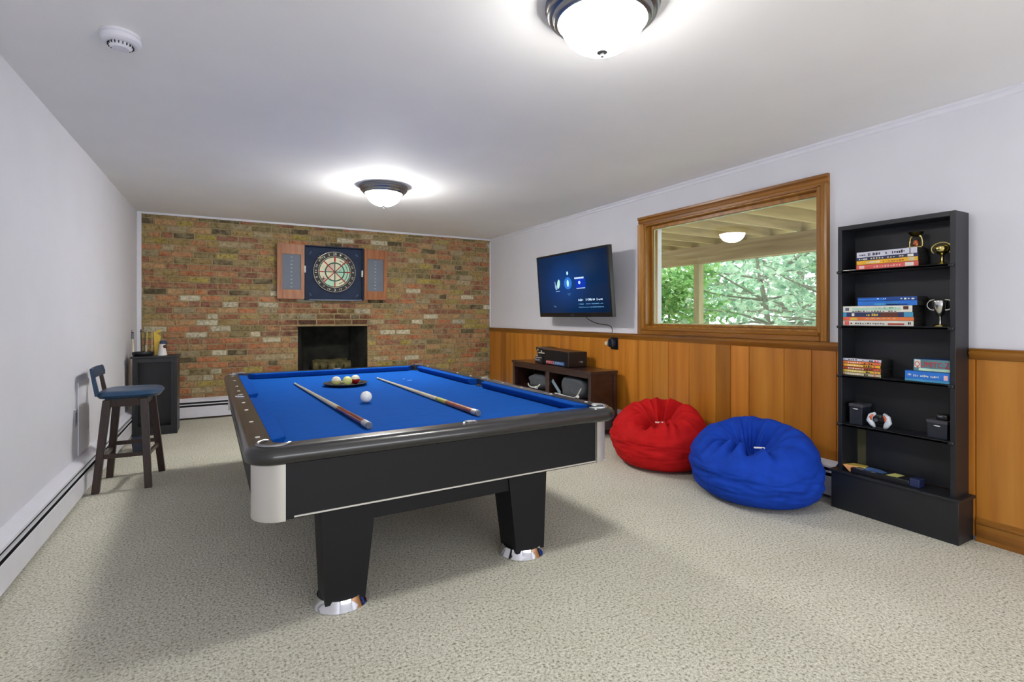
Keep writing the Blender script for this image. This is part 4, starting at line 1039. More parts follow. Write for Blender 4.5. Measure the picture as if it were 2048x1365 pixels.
def game_box(name, label, cat, y0, y1, z0, h, spine, marks=None, d=0.12, x0=4.212, group=None, rot=0, mk=None, mh=0.5, side=None):
    t = thing(name, (x0+d/2, (y0+y1)/2, z0), label, cat, group)
    mb = MB(); mb.box(x0+0.001, x0+d, y0, y1, z0+0.0005, z0+h); mb.build('box_body', side or M['blackcard'], t, bevel=0.001)
    mb = MB(); mb.box(x0, x0+0.001, y0+0.0005, y1-0.0005, z0+0.001, z0+h-0.0005); sp = mb.build('spine', spine, t)
    for (mm, frac0, frac1, zf0, zf1, n) in (mk or []):
        mb = MB(); rgg = random.Random((round(z0*1000)*31+n*7+round(frac0*100)) % 9999); ln = (y1-y0)
        if n == 0: quad_mb(mb, (x0, y1-ln*frac0, z0+h*zf0), RT, UP, ln*(frac1-frac0), h*(zf1-zf0), 0.0006)
        else: marks_mb(mb, (x0, y1-ln*frac0, z0+h*zf0), RT, UP, ln*(frac1-frac0), h*(zf1-zf0), n, rgg, 0.0008)
        mb.build('printed_marks' if n else 'printed_patch', mm, sp, weld=False)
    return t
C_ = lambda n, c: mat(n, c, 0.5, var=0.12, scale=16)
K = {k: C_(k+'_print', c) for k, c in dict(coral=(222, 96, 88), yellow=(232, 176, 40), cream=(226, 224, 214), lilac=(205, 205, 222), navyb=(38, 48, 92), orange=(224, 120, 66), mint=(178, 212, 192), cyan=(70, 150, 190), green=(70, 150, 90), rust=(176, 74, 44), gold=(214, 186, 70), sand=(206, 192, 156), skyb=(36, 112, 205), deepblue=(20, 66, 140), pink=(236, 190, 190), brown=(96, 52, 40)).items()}
G1 = 'game boxes stacked on the top shelf'
game_box('board_game', 'coral red game box, lowest of the stack on the bookcase top shelf', 'board game', 1.402, 1.722, 1.462, 0.029, K['coral'], group=G1, mk=[(K['pink'], .05, .14, .2, .8, 0), (K['pink'], .3, .75, .3, .7, 10), (K['cream'], .8, .93, .15, .85, 0)])
game_box('board_game', 'yellow game box above the coral one on the bookcase top shelf', 'board game', 1.404, 1.721, 1.4915, 0.025, K['yellow'], group=G1, mk=[(K['cream'], .18, .4, .25, .75, 7), (K['rust'], .45, .8, .3, .6, 8), (K['sand'], .86, .95, .1, .9, 0)])
game_box('board_game', 'dark navy game box with pale lettering between yellow and white ones', 'board game', 1.403, 1.723, 1.517, 0.017, K['navyb'], group=G1, mk=[(K['cream'], .05, .2, .2, .8, 4), (K['sand'], .25, .8, .2, .8, 12), (K['cream'], .84, .93, .1, .9, 0)])
game_box('board_game', 'white game box with black lettering, topmost on the bookcase top shelf', 'board game', 1.408, 1.720, 1.5345, 0.033, K['lilac'], group=G1, mk=[(M['ink'], .05, .16, .3, .6, 5), (M['ink'], .2, .42, .2, .8, 8), (M['ink'], .5, .82, .25, .8, 9), (M['slate'], .88, .9, 0, 1, 0)])
mb = MB(); mb.box(4.20, 4.26, 1.725, 1.79, 1.4625, 1.4665); o = mb.build('white_card', M['pale'], None); tag(o, 'thin white card lying left of the games on the top shelf', 'card')
G2 = 'game boxes stacked on the second shelf'
game_box('board_game', 'white game box with red label, lowest on the second shelf', 'board game', 1.425, 1.80, 1.128, 0.030, K['cream'], group=G2, d=0.13, mk=[(K['coral'], .03, .1, .1, .9, 0), (M['ink'], .12, .62, .3, .6, 14), (K['rust'], .66, .88, .2, .55, 0), (M['ink'], .93, .98, .3, .8, 2)])
game_box('board_game', 'orange striped game box second from bottom on the second shelf', 'board game', 1.423, 1.80, 1.1585, 0.021, K['orange'], group=G2, d=0.13, mk=[(K['coral'], .03, .1, .1, .9, 0), (K['gold'], .12, .22, .2, .8, 0), (K['sand'], .35, .8, .5, .8, 6)])
game_box('board_game', 'navy game box with small cyan badges on the second shelf', 'board game', 1.427, 1.80, 1.18, 0.027, K['navyb'], group=G2, d=0.13, mk=[(K['cyan'], .0, .06, 0, 1, 0), (K['cream'], .14, .18, .2, .8, 0), (K['gold'], .36, .54, .2, .8, 7), (K['brown'], .56, .8, 0, 1, 0), (K['cyan'], .88, 1.0, 0, 1, 0)])
game_box('board_game', 'white and mint game box under the blue ones on the second shelf', 'board game', 1.431, 1.80, 1.2075, 0.038, K['cream'], group=G2, d=0.13, mk=[(K['mint'], .15, .85, .3, .7, 0), (K['green'], .5, .8, .6, .75, 8), (M['slate'], .04, .1, .25, .75, 0), (M['ink'], .15, .8, .08, .25, 16), (K['brown'], .88, .95, .4, .9, 0)])
game_box('board_game', 'bright blue game box resting on the white and mint one', 'board game', 1.408, 1.714, 1.246, 0.028, K['skyb'], group=G2, mk=[(K['cyan'], .3, .7, .2, .5, 0), (K['deepblue'], .5, .85, .05, .35, 0)])
game_box('board_game', 'blue game box with white spots, topmost on the second shelf', 'board game', 1.408, 1.716, 1.2745, 0.022, K['deepblue'], group=G2, mk=[(K['skyb'], .02, .5, .1, .7, 0), (K['cream'], .35, .52, .45, .7, 5), (K['cream'], .74, .97, .2, .75, 4)])
G3 = 'disc cases stacked on the third shelf'
hs = [('sand', 'cream spined', 'lowest of six in the third shelf stack'), ('gold', 'gold and brown spined', 'second lowest in the third shelf stack'), ('rust', 'rust red spined', 'third from the bottom in the third shelf stack'), ('yellow', 'yellow spined', 'fourth from the bottom in the third shelf stack'), ('orange', 'orange red spined', 'second from the top in the third shelf stack'), ('lilac', 'pale grey spined', 'topmost in the third shelf stack')]
zz = 0.826
for i, (c, a, b_) in enumerate(hs):
    h = 0.0172; o_ = [0, 0.002, -0.001, 0.003, 0, -0.002][i]
    game_box('disc_case', a+' disc case, '+b_, 'disc case', 1.588+o_, 1.815+o_, zz, h-0.0006, K[c], group=G3, d=0.12, mk=[(M['ink'], .02, .98, 0, .14, 0), (K['rust'] if i < 5 else K['cyan'], .0, .13, .15, .85, 3), (K['cream'] if i != 5 else M['ink'], .2, .6, .3, .75, 7), (K['coral'], .84, .97, .1, .9, 2), (M['ink'], .6, .82, .2, .8, 4)])
    zz += h
# blue and red boxes on the right of the third shelf
bt = game_box('board_game', 'bright blue game box lying flat at the right of the third shelf', 'board game', 1.260, 1.465, 0.826, 0.057, K['skyb'], d=0.13, x0=4.208, side=K['deepblue'], mk=[(K['cyan'], .0, 1, .02, .22, 0), (K['cream'], .07, .16, .5, .75, 3), (K['cream'], .2, .78, .45, .68, 15), (K['pink'], .87, .96, .3, .75, 0)])
bt = game_box('board_game', 'teal game box with red lettering standing on the flat blue box', 'board game', 1.260, 1.427, 0.8835, 0.066, C_('teal_card', (86, 128, 140)), d=0.11, x0=4.215, side=K['deepblue'], mk=[(K['mint'], .15, 1, .06, .26, 0), (K['cream'], .03, .2, .3, .95, 0)])
mb = MB(); text_mb(mb, 'QUMITC:Z', (4.2145, 1.421, 0.907), RT, UP, 0.031, 0.0016, 0.158); mb.build('red_lettering', M['red'], bt, weld=False)

# cups and trophies
def handle(mb, c, r, side, rz=None, t=0.004, a0=-0.6*pi/2, a1=1.35*pi/2):
    pts = []
    for i in range(13):
        a = a0+(a1-a0)*i/12; pts.append((c[0], c[1]+side*(r*cos(a)), c[2]+(rz or r)*sin(a)))
    mb.tube(pts, t, 8)
tr = thing('trophy_cup', (4.265, 1.315, 1.462), 'small gold trophy cup with looped handle on the top shelf', 'trophy', 'small trophies in the bookcase')
mb = MB(); mb.lathe([(0, 0), (0.034, 0.001), (0.03, 0.008), (0.012, 0.014), (0.007, 0.022), (0.007, 0.05), (0.012, 0.054), (0.024, 0.064), (0.033, 0.078), (0.035, 0.09), (0.03, 0.1), (0.02, 0.106), (0, 0.108)], (4.265, 1.315, 1.4625), 32); mb.build('cup', M['gold'], tr, angle=60)
mb = MB(); mb.tube([(4.258, 1.315+0.046*cos(a), 1.462+0.086+0.034*sin(a)) for a in [radians(-140)+radians(260)*i/20*-1 for i in range(21)]], 0.004, 8); mb.build('handle', M['gold'], tr)
tr = thing('trophy_cup', (4.26, 1.322, 1.128), 'silver trophy cup with two curled handles and gold base on second shelf', 'trophy', 'small trophies in the bookcase')
mb = MB(); mb.lathe([(0, 0), (0.034, 0.001), (0.03, 0.01), (0.01, 0.014), (0, 0.015)], (4.26, 1.322, 1.1285), 32); mb.build('base', M['gold'], tr, angle=60)
mb = MB(); mb.lathe([(0, 0.013), (0.007, 0.014), (0.006, 0.05), (0.011, 0.06), (0.02, 0.075), (0.03, 0.1), (0.036, 0.135), (0.034, 0.14), (0, 0.128)], (4.26, 1.322, 1.1285), 32); mb.build('cup', M['silver'], tr, angle=60)
mb = MB()
for s in (1, -1): handle(mb, (4.255, 1.322+s*0.028, 1.128+0.118), 0.03, s, 0.028, 0.0035, -pi*0.55, pi*0.55)
mb.build('handle', M['silver'], tr)
tr = thing('trophy_cup', (4.275, 1.44, 1.5675), 'gold two-column trophy with dark top standing on the white game box', 'trophy', 'small trophies in the bookcase')
mb = MB(); mb.box(4.255, 4.295, 1.405, 1.475, 1.568, 1.575)
for s in (-1, 1): mb.tube([(4.275, 1.44+s*0.03, 1.573), (4.275, 1.44+s*0.031, 1.6), (4.275, 1.44+s*0.026, 1.625), (4.275, 1.44+s*0.014, 1.64)], [0.004, 0.0045, 0.006, 0.011], 10)
mb.build('column', M['gold'], tr, angle=60)
mb = MB(); mb.lathe([(0, 0), (0.012, 0.002), (0.017, 0.018), (0.012, 0.036), (0, 0.042)], (4.275, 1.44, 1.575), 20); mb.build('core', mat('copper_core', (160, 92, 60), 0.25, 0.8), tr)
mb = MB(); mb.lathe([(0, 0.063), (0.02, 0.066), (0.03, 0.078), (0.037, 0.088), (0.028, 0.09), (0, 0.085)], (4.275, 1.44, 1.568), 24); mb.build('bowl', mat('dark_brass', (70, 62, 28), 0.25, 0.9), tr)

# storage boxes, controller
def lidbox(y0, y1, z0, h, label):
    t = thing('storage_box', (4.26, (y0+y1)/2, z0), label, 'storage box', 'black lidded boxes on the fourth shelf')
    mb = MB(); mb.box(4.218, 4.318, y0+0.003, y1-0.003, z0+0.0005, z0+h-0.018); mb.build('box_body', mat('navy_black_card', (24, 30, 42), 0.5), t, bevel=0.002)
    mb = MB(); mb.box(4.214, 4.322, y0, y1, z0+h-0.019, z0+h); mb.build('lid', mat('grey_black_lid', (66, 66, 74), 0.35), t, bevel=0.003)
    mb = MB(); mb.sphere((4.2155, (y0+y1)/2, z0+h-0.03), 0.016, 14, 6, (0.15, 1, 0.22)); mb.build('label_clip', M['whitecord'], t)
lidbox(1.69, 1.768, 0.528, 0.125, 'tall black lidded box at the left of the fourth shelf')
lidbox(1.272, 1.368, 0.528, 0.098, 'low black lidded box at the right of the fourth shelf')
t = thing('speaker_puck', (4.26, 1.305, 0.626), 'small rounded black gadget on top of the low lidded box', 'gadget')
mb = MB(); mb.box(4.23, 4.285, 1.277, 1.333, 0.6265, 0.658); mb.build('casing', M['blackplastic'], t, bevel=0.01, seg=3)
mb = MB(); mb.sphere((4.2295, 1.31, 0.646), 0.009, 12, 6, (0.2, 1.3, 0.4)); mb.build('indicator', M['slate'], t)
t = thing('game_controller', (4.235, 1.60, 0.528), 'white, black and orange game controller standing on the fourth shelf', 'game controller')
wh = mat('controller_white', (205, 212, 222), 0.3); org = mat('controller_orange', (206, 98, 60), 0.35)
mb = MB(); mb.sphere((4.235, 1.60, 0.585), 0.04, 24, 14, (0.42, 1.1, 0.72)); mb.build('core', M['blackplastic'], t, angle=180)
for s, rr in ((1, 0.024), (-1, 0.029)):
    mb = MB(); mb.tube([(4.225, 1.60+s*0.022, 0.615), (4.218, 1.60+s*0.045, 0.598), (4.215, 1.60+s*0.05, 0.57), (4.218, 1.60+s*0.036, 0.548), (4.222, 1.60+s*0.026, 0.532)], [0.008, 0.014, 0.017, 0.014, 0.007], 12); mb.build('grip', wh, t, angle=180)
    mb = MB(); mb.tube([(4.208, 1.60+s*0.028, 0.607), (4.203, 1.60+s*0.04, 0.592), (4.205, 1.60+s*0.036, 0.575)], [0.005, 0.007, 0.004], 10); mb.build('accent', org, t, angle=180)
mb = MB(); mb.lathe([(0, 0), (0.011, 0), (0.009, -0.008), (0, -0.01)], (4.218, 1.618, 0.575), 16, axis='x'); mb.lathe([(0, 0), (0.008, 0), (0.006, -0.008), (0, -0.01)], (4.218, 1.592, 0.6), 16, axis='x'); mb.build('stick', M['grey'], t)
mb = MB(); mb.box(4.215, 4.26, 1.57, 1.63, 0.5285, 0.534); mb.build('foot', M['blackplastic'], t, bevel=0.002)

# items on the plinth
zP = 0.237
gb_ = thing('game_case', (4.26, 1.62, zP), 'flat black game set with blue artwork lying on the bookcase plinth', 'game set')
Mr = Matrix.Translation((4.262, 1.60, zP)) @ Matrix.Rotation(radians(3), 4, 'Z')
mb = MB(); mb.box(-0.06, 0.075, -0.15, 0.15, 0.0005, 0.03, Mr); mb.build('case', mat('glossy_black_card', (18, 18, 24), 0.35), gb_, bevel=0.003)
def patch(name, poly, z_, m, parent, M_): mbx = MB(); mbx.prism(poly, z_, z_+0.0012, M=M_); mbx.build(name, m, parent)
patch('blue_artwork', [(-0.045, 0.07), (-0.03, 0.02), (-0.035, -0.01), (0.0, -0.02), (0.03, 0.02), (0.045, 0.08), (0.02, 0.1), (-0.02, 0.1)], 0.03, mat('artwork_blue', (84, 120, 178), 0.3, var=0.3, scale=30), gb_, Mr)
patch('yellow_sticker', [(-0.055, -0.035), (-0.05, -0.09), (0.02, -0.1), (0.025, -0.05)], 0.0315, mat('sticker_yellow', (214, 214, 130), 0.5), gb_, Mr)
patch('pale_disc', [(-0.04+0.014*cos(a*pi/8), 0.105+0.022*sin(a*pi/8)) for a in range(16)], 0.03, M['slate'], gb_, Mr)
patch('pale_disc', [(-0.052+0.007*cos(a*pi/8), 0.03+0.012*sin(a*pi/8)) for a in range(16)], 0.03, M['slate'], gb_, Mr)
mb = MB(); mb.box(4.215, 4.28, 1.40, 1.447, zP+0.0005, zP+0.045); o = mb.build('navy_box', mat('navy_box_card', (34, 44, 84), 0.5, var=0.3), None, bevel=0.003); tag(o, 'small navy box right of the black game set on the plinth', 'box')
fp = thing('folded_pamphlet', (4.22, 1.77, zP), 'folded yellow and orange pamphlet at the left of the plinth', 'pamphlet')
mb = MB(); mb.hexa([(4.215, 1.80, zP+0.032), (4.25, 1.69, zP+0.032), (4.30, 1.70, zP+0.033), (4.29, 1.78, zP+0.033)], [(4.215, 1.80, zP+0.035), (4.25, 1.69, zP+0.035), (4.30, 1.70, zP+0.036), (4.29, 1.78, zP+0.036)]); mb.build('yellow_leaf', mat('pamphlet_yellow', (214, 186, 88), 0.5), fp)
mb = MB(); mb.add([(4.214, 1.805, zP+0.036), (4.236, 1.722, zP+0.036), (4.199, 1.752, zP+0.001), (4.217, 1.804, zP+0.036), (4.239, 1.722, zP+0.036), (4.202, 1.752, zP+0.001)], [(0, 1, 2), (3, 5, 4), (0, 3, 4, 1), (1, 4, 5, 2), (2, 5, 3, 0)]); mb.build('orange_leaf', mat('pamphlet_orange', (222, 158, 96), 0.5), fp)

# ------------------------------------------------------------------ bar stool
st = thing('bar_stool', (0.275, 4.54, 0), 'walnut bar stool with navy leather seat against the left wall', 'bar stool')
feet = {'a': (0.112, 4.352), 'b': (0.125, 4.745), 'c': (0.405, 4.335), 'd': (0.445, 4.745)}
tops = {'a': (0.168, 4.392), 'b': (0.178, 4.69), 'c': (0.372, 4.392), 'd': (0.385, 4.69)}
def squ(p, h, z_): return [(p[0]-h, p[1]-h, z_), (p[0]+h, p[1]-h, z_), (p[0]+h, p[1]+h, z_), (p[0]-h, p[1]+h, z_)]
for k in 'abcd':
    mb = MB(); mb.hexa(squ(feet[k], 0.021, 0), squ(tops[k], 0.023, 0.615)); mb.build('leg', M['walnut'], st, bevel=0.003)
def lp(k, z_): f, t_ = feet[k], tops[k]; s = z_/0.615; return Vector((f[0]+(t_[0]-f[0])*s, f[1]+(t_[1]-f[1])*s, z_))
for a, b_, z_ in (('a', 'c', 0.235), ('b', 'd', 0.25), ('c', 'd', 0.22), ('a', 'b', 0.22)):
    p, q = lp(a, z_), lp(b_, z_); d = (q-p).normalized(); nn = d.cross(Vector((0, 0, 1)))*0.009
    mb = MB(); u = Vector((0, 0, 0.014))
    mb.hexa([p-nn-u, p+nn-u, q+nn-u, q-nn-u], [p-nn+u, p+nn+u, q+nn+u, q-nn+u]); mb.build('stretcher', M['walnut'], st, bevel=0.002)
mb = MB(); mb.hexa([(0.165, 4.38, 0.565), (0.385, 4.38, 0.565), (0.395, 4.70, 0.565), (0.165, 4.70, 0.565)], [(0.155, 4.375, 0.622), (0.395, 4.375, 0.622), (0.40, 4.705, 0.622), (0.155, 4.705, 0.622)]); mb.build('seat_frame', M['walnut'], st, bevel=0.003)
# padded saddle seat
vs = []; fs = []; n = 26
SX0, SX1, SY0, SY1 = 0.095, 0.475, 4.34, 4.745
def se(u, v_): 
    a = math.atan2(v_, u); r = max(abs(u), abs(v_)); q = (abs(cos(a))**4+abs(sin(a))**4)**(-0.25); return cos(a)*q*r, sin(a)*q*r
for lay in (0, 1):
    for i in range(n+1):
        for j in range(n+1):
            u = -1+2*i/n; v_ = -1+2*j/n; x_, y_ = se(u, v_); m_x = max(abs(u), abs(v_))
            edge = (1-m_x**6)**0.5 if m_x < 1 else 0
            zt = 0.645+0.032*edge-0.010*(1-abs(v_)**2)*(1-m_x**2)+0.006*u*0 if lay == 1 else 0.645-0.024*min(1, edge*1.4)
            vs.append(((SX0+SX1)/2+x_*(SX1-SX0)/2, (SY0+SY1)/2+y_*(SY1-SY0)/2, zt))
N = (n+1)**2
for i in range(n):
    for j in range(n):
        q = (i*(n+1)+j, (i+1)*(n+1)+j, (i+1)*(n+1)+j+1, i*(n+1)+j+1); fs.append(tuple(N+k for k in q)); fs.append(q[::-1])
mb = MB(); mb.add(vs, fs); mb.build('seat', M['navyleather'], st, angle=70)
for y, mm in ((4.42, M['navyleather']), (4.665, M['walnut'])):
    mb = MB(); mb.hexa([(0.098, y-0.016, 0.64), (0.122, y-0.016, 0.64), (0.122, y+0.016, 0.64), (0.098, y+0.016, 0.64)], [(0.072, y-0.014, 0.80), (0.092, y-0.014, 0.80), (0.092, y+0.014, 0.80), (0.072, y+0.014, 0.80)]); mb.build('back_post', mm, st, bevel=0.003)
mb = MB(); n = 14; vs = []; fs = []
for i in range(n+1):
    s = -1+2*i/n; y = 4.555+s*0.175; xo = 0.078+0.012*s*s
    for dx_, z_ in ((-0.009, 0.765), (0.009, 0.763), (0.013, 0.79), (0.008, 0.828), (0.0, 0.834), (-0.009, 0.828)): vs.append((xo+dx_-(z_-0.78)*0.14, y, z_))
for i in range(n):
    for k in range(6): fs.append((i*6+k, i*6+(k+1) % 6, (i+1)*6+(k+1) % 6, (i+1)*6+k))
fs.append((0, 1, 2, 3, 4, 5)); fs.append(tuple(n*6+k for k in range(6))[::-1])
mb.add(vs, fs); mb.build('backrest', M['navyleather'], st, angle=50, bevel=0.002)

# unidentified dark block on the carpet behind the stool
mb = MB(); mb.hexa([(0.16, 5.52, 0), (0.235, 5.52, 0), (0.235, 5.62, 0), (0.16, 5.62, 0)], [(0.145, 5.515, 0.12), (0.245, 5.515, 0.12), (0.245, 5.625, 0.12), (0.145, 5.625, 0.12)])
o = mb.build('dark_block', mat('block_navy', (30, 38, 54), 0.5), None, bevel=0.006); tag(o, 'small dark tapered bin on the carpet behind the bar stool', 'bin')

# ------------------------------------------------------------------ corner cabinet
QX0, QX1, QY, QZ = 0.065, 0.435, 6.2, 0.787
kc = thing('corner_cabinet', (0.25, 6.3, 0), 'small black open-front cabinet in the left corner by the brick wall', 'cabinet')
qd = 0.30
mb = MB(); mb.box(QX0, QX0+0.03, QY, QY+qd, 0.0, QZ-0.02); mb.build('side_panel', M['black'], kc, bevel=0.002)
mb = MB(); mb.box(QX1-0.03, QX1, QY, QY+qd, 0.0, QZ-0.02); mb.build('side_panel', M['black'], kc, bevel=0.002)
mb = MB(); mb.box(QX0-0.015, QX1+0.012, QY-0.012, QY+qd+0.005, QZ-0.02, QZ); mb.build('top', M['black'], kc, bevel=0.003)
mb = MB(); mb.box(QX0+0.03, QX1-0.03, QY, QY+0.02, QZ-0.06, QZ-0.02); mb.box(QX0+0.03, QX1-0.03, QY, QY+0.02, 0.0, 0.09); mb.box(QX1-0.055, QX1-0.03, QY, QY+0.02, 0.09, QZ-0.06); mb.box(QX0+0.03, QX0+0.045, QY, QY+0.02, 0.09, QZ-0.06)
mb.build('face_frame', M['black'], kc, bevel=0.002)
mb = MB(); mb.box(QX0+0.03, QX1-0.03, QY+0.1, QY+0.11, 0.02, QZ-0.02); mb.build('back_panel', M['black'], kc)
mb = MB(); mb.box(QX0+0.03, QX1-0.03, QY+0.02, QY+0.1, 0.07, 0.09); mb.build('bottom_shelf', M['black'], kc)
# things on the cabinet
zt = QZ
ty = 6.30
t = thing('stick_holder', (0.135, ty, zt), 'black oval holder with upright thin rods on the corner cabinet', 'holder')
mb = MB(); mb.lathe([(0, 0.0005), (0.85, 0.0005), (0.97, 0.01), (1.0, 0.03), (0.97, 0.042), (0.9, 0.044), (0, 0.03)], (0.14, ty, zt), 36, sx=0.092, sy=0.06); mb.build('tray', M['blackplastic'], t, angle=50)
mb = MB(); mb.tube([(0.125, ty, zt+0.04), (0.123, ty, zt+0.24), (0.122, ty, zt+0.265)], [0.004, 0.004, 0.006], 8); mb.tube([(0.11, ty, zt+0.243), (0.145, ty, zt+0.243), (0.158, ty, zt+0.22), (0.155, ty, zt+0.12), (0.16, ty, zt+0.04)], 0.003, 6); mb.build('dark_rod', M['blackplastic'], t, angle=60)
mb = MB(); mb.tube([(0.17, ty+0.01, zt+0.04), (0.172, ty+0.01, zt+0.25), (0.213, ty+0.01, zt+0.25), (0.212, ty+0.01, zt+0.04)], 0.0035, 6); mb.build('wire_frame', M['sand_wire'] if 'sand_wire' in M else mat('sand_wire', (190, 170, 130), 0.5), t)
mb = MB(); mb.tube([(0.165, ty-0.01, zt+0.04), (0.163, ty-0.01, zt+0.11)], 0.003, 6); mb.build('white_rod', M['pale'], t)
t = thing('hand_brush', (0.055, ty, zt), 'white handled brush with dark tip standing left of the black holder', 'brush')
mb = MB(); mb.tube([(0.062, ty, zt+0.002), (0.06, ty, zt+0.08), (0.056, ty, zt+0.17)], [0.009, 0.008, 0.007], 10); mb.build('handle', mat('bone_handle', (206, 196, 172), 0.5), t, angle=60)
mb = MB(); mb.tube([(0.056, ty, zt+0.17), (0.055, ty, zt+0.178), (0.055, ty, zt+0.222), (0.055, ty, zt+0.23)], [0.007, 0.0105, 0.0105, 0.008], 10); mb.build('collar', M['slate'], t)
mb = MB(); mb.box(0.046, 0.064, ty-0.009, ty+0.009, zt+0.23, zt+0.24); mb.box(0.048, 0.052, ty-0.003, ty+0.003, zt+0.24, zt+0.262); mb.build('tip', M['blackplastic'], t)
t = thing('spray_bottle', (0.305, ty, zt), 'white bottle with navy cap at the right of the corner cabinet top', 'bottle')
mb = MB(); mb.lathe([(0, 0.001), (0.042, 0.001), (0.042, 0.01), (0.033, 0.05), (0.027, 0.09), (0.026, 0.115), (0.0, 0.118)], (0.3, ty, zt), 28); mb.build('bottle_body', M['pale'], t, angle=50)
mb = MB(); mb.sphere((0.325, ty-0.024, zt+0.09), 0.018, 12, 8, (1, 0.4, 0.9)); mb.build('brown_blot', mat('brown_blot', (86, 50, 42), 0.6), t)
mb = MB(); mb.lathe([(0, 0.115), (0.024, 0.116), (0.027, 0.13), (0.021, 0.15), (0, 0.155)], (0.305, ty, zt), 24, sx=1.1); mb.box(0.325, 0.345, ty-0.008, ty+0.008, zt+0.118, zt+0.132); mb.build('cap', mat('navy_cap', (46, 58, 84), 0.4), t, angle=50)
mb = MB(); mb.hexa([(0.235, ty+0.02, zt+0.001), (0.262, ty+0.02, zt+0.001), (0.262, ty+0.05, zt+0.001), (0.235, ty+0.05, zt+0.001)], [(0.225, ty+0.03, zt+0.25), (0.285, ty+0.03, zt+0.19), (0.285, ty+0.035, zt+0.19), (0.225, ty+0.035, zt+0.25)])
mb.add([(0.24, ty+0.029, zt+0.24), (0.285, ty+0.029, zt+0.27), (0.285, ty+0.033, zt+0.27), (0.24, ty+0.033, zt+0.24), (0.24, ty+0.029, zt+0.225), (0.29, ty+0.029, zt+0.235), (0.29, ty+0.033, zt+0.235), (0.24, ty+0.033, zt+0.225)], [(0, 1, 5, 4), (1, 2, 6, 5), (2, 3, 7, 6), (3, 0, 4, 7), (0, 3, 2, 1), (4, 5, 6, 7)])
o = mb.build('yellow_card', mat('yellow_card', (208, 176, 66), 0.6), None); tag(o, 'tall yellow card behind the white bottle on the corner cabinet', 'card')

# left wall details
t = thing('access_panel', (0, 4.59, 0.2), 'white flush access panel low on the left wall behind the bar stool', 'panel')
mb = MB(); mb.box(0.0005, 0.008, 4.44, 4.74, 0.245, 0.735); mb.build('panel', M['white'], t, bevel=0.002)
t = thing('wall_outlet', (0, 4.375, 0.51), 'small grey outlet plate on the left wall beside the stool', 'outlet')
mb = MB(); mb.box(0.0005, 0.007, 4.345, 4.41, 0.455, 0.565); mb.build('plate', mat('grey_plate', (168, 168, 176), 0.4), t, bevel=0.002)
mb = MB(); mb.box(0.0065, 0.0085, 4.362, 4.393, 0.475, 0.545); mb.build('socket', mat('dark_socket', (118, 118, 128), 0.4), t, bevel=0.001)

# ------------------------------------------------------------------ outside: deck overhead, post, trees, yard
dk = thing('wooden_deck', (6.9, 4.5, 0.2), 'raised treated-lumber deck seen from below through the window', 'deck')
mb = MB(); mb.box(6.9, 6.98, -1.0, 11.5, 1.96, 2.205); mb.build('beam', M['lumber'], dk, bevel=0.004)
mb = MB(); mb.box(6.985, 7.065, -1.0, 11.5, 1.96, 2.205); mb.build('beam', M['lumber'], dk, bevel=0.004)
y = 0.42; 
while y < 9.0:
    mb = MB(); mb.box(4.75, 7.45, y, y+0.04, 2.206, 2.43); mb.build('joist', M['lumberx'], dk, bevel=0.003); y += 0.415
mb = MB(); x = 4.72
while x < 7.5:
    mb.box(x, x+0.135, -0.5, 9.6, 2.432, 2.462); x += 0.142
dd = mb.build('decking', M['lumber'], dk, smooth=False)
for y in (5.29, 1.2, 9.4):
    mb = MB(); mb.box(6.93, 7.03, y, y+0.1, 0.15, 1.96); mb.build('post', M['post'], dk, bevel=0.005)
mb = MB(); mb.box(RW+0.25, 60, -30, 60, -0.2, 0.15); o = mb.build('yard_ground', M['ground'], None); o['kind'] = 'structure'
mb = MB(); mb.box(RW+0.221, RW+0.249, -3, 9, -0.2, 1.0); o = mb.build('wall_outside', mat('foundation_render', (190, 188, 178), 0.9), None); o['kind'] = 'structure'

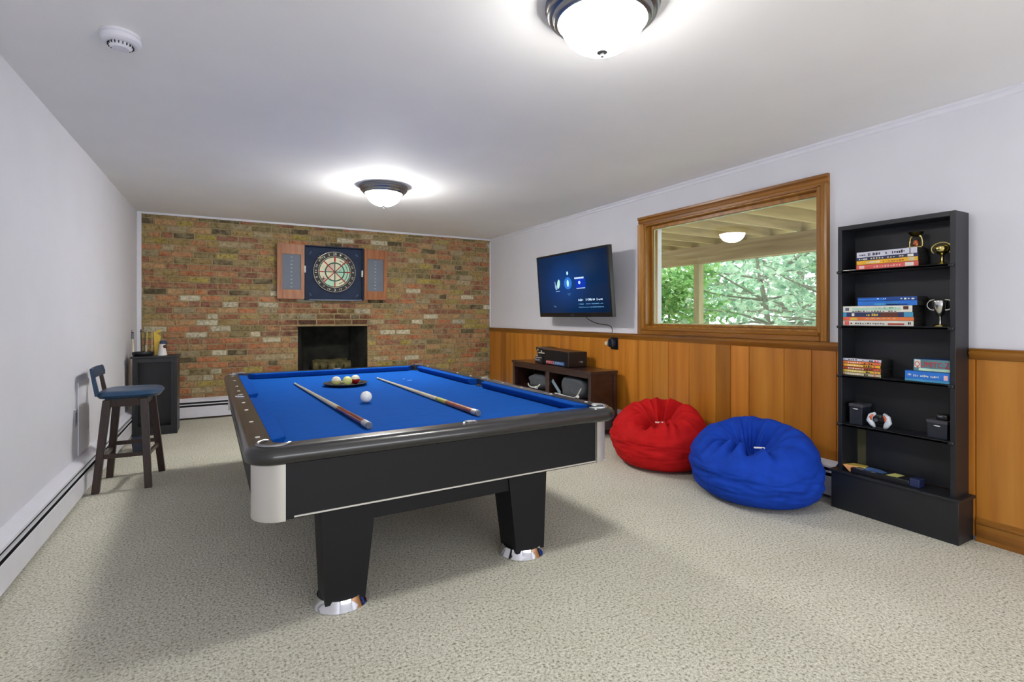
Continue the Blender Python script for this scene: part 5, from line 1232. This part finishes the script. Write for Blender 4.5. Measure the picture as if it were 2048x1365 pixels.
def tree(x, y, h, r, nleaf, leafm, label, seed, lean=(0, 0), ls=0.1, z0=0.15, low=0.25, trunk=0.07, nbr=30):
    t = thing('tree', (x, y, z0), label, 'tree', None); rg = random.Random(seed)
    mb = MB(); top = Vector((x+lean[0], y+lean[1], z0+h*0.75)); base = Vector((x, y, z0)); pts = []
    for i in range(8):
        s = i/7; pts.append(base.lerp(top, s)+Vector((rg.uniform(-1, 1), rg.uniform(-1, 1), 0))*0.06*h/4*s)
    mb.tube(pts, [trunk*(1-0.7*i/7) for i in range(8)], 8)
    tips = []
    for b_ in range(nbr):
        s = rg.uniform(0.25, 1.0); p = pts[int(s*7)]; a = rg.uniform(0, 2*pi); d = Vector((cos(a), sin(a), rg.uniform(-0.1, 0.7))).normalized(); q = [p]; ln = r*rg.uniform(0.7, 1.5)
        for i in range(1, 6): q.append(q[-1]+(d+Vector((rg.uniform(-.4, .4), rg.uniform(-.4, .4), rg.uniform(-.3, .2)))*0.6)*ln/5)
        mb.tube(q, [trunk*0.42*(1-0.8*i/5) for i in range(6)], 5); tips += q[2:]
    mb.build('trunk', M['bark'], t, angle=60)
    vs = []; fs = []; c = Vector((x+lean[0]*0.7, y+lean[1]*0.7, z0+h*0.6))
    for i in range(nleaf):
        if rg.random() < 0.65: p = rg.choice(tips)+Vector((rg.gauss(0, .22), rg.gauss(0, .22), rg.gauss(0, .2)))*r*0.5
        else:
            d = Vector((rg.gauss(0, 1), rg.gauss(0, 1), rg.gauss(0, 1))).normalized()*(rg.random()**0.4); p = c+Vector((d.x*r, d.y*r, d.z*h*(0.6-low)))
        u = Vector((rg.gauss(0, 1), rg.gauss(0, 1), rg.gauss(0, 0.5))).normalized(); v_ = u.cross(Vector((rg.gauss(0, 1), rg.gauss(0, 1), rg.gauss(0, 1)))).normalized(); w_ = u.cross(v_)
        L_ = ls*rg.uniform(0.6, 1.4); W_ = L_*0.33; k = len(vs)
        vs += [p, p+u*L_*0.5+v_*W_+w_*W_*0.3, p+u*L_, p+u*L_*0.5-v_*W_+w_*W_*0.3]; fs += [(k, k+1, k+2), (k, k+2, k+3)]
    mb = MB(); mb.add(vs, fs); mb.build('foliage', leafm, t, weld=False, smooth=False)
    return t
tree(9.0, 7.9, 2.6, 1.1, 3000, M['leaf_green'], 'bright green leafy bush behind the deck post, left in the window', 21, low=0.05, ls=0.13, trunk=0.04)
tree(8.6, 9.6, 3.2, 1.0, 3200, M['leaf_deep'], 'deep green shrub at the far left edge of the window view', 22, low=0.05, ls=0.13, trunk=0.05)
tree(10.2, 6.3, 4.2, 1.5, 1100, M['leaf_mint'], 'slender pale tree with leaning trunk just right of the deck post', 23, lean=(0.2, 0.7), ls=0.15, low=0.2, trunk=0.07)
tree(9.6, 4.9, 4.0, 1.5, 1150, M['leaf_mint'], 'pale spreading tree in the middle of the window view', 24, lean=(-0.2, -0.6), ls=0.15, low=0.15, trunk=0.06)
tree(10.6, 4.2, 4.4, 1.6, 1500, M['leaf_deep'], 'darker leafy tree right of the middle in the window view', 25, ls=0.14, low=0.15, trunk=0.08)
tree(9.3, 3.2, 3.8, 1.4, 1450, M['leaf_mint'], 'pale green tree with drooping branches at the right of the window', 26, lean=(0, 0.5), ls=0.15, low=0.1, trunk=0.05)
tree(14.5, 8.5, 5.5, 2.6, 1700, M['leaf_mint'], 'large hazy tree in the distance behind the middle trees', 27, ls=0.26, low=0.2, trunk=0.14)
tree(15.5, 12.5, 5.5, 2.6, 2200, M['leaf_deep'], 'large distant tree beyond the bright green bush', 28, ls=0.26, low=0.15, trunk=0.14)
tree(14.0, 5.0, 5.2, 2.3, 1300, M['leaf_deep'], 'large distant tree at the right behind the drooping branches', 29, ls=0.26, low=0.2, trunk=0.14)
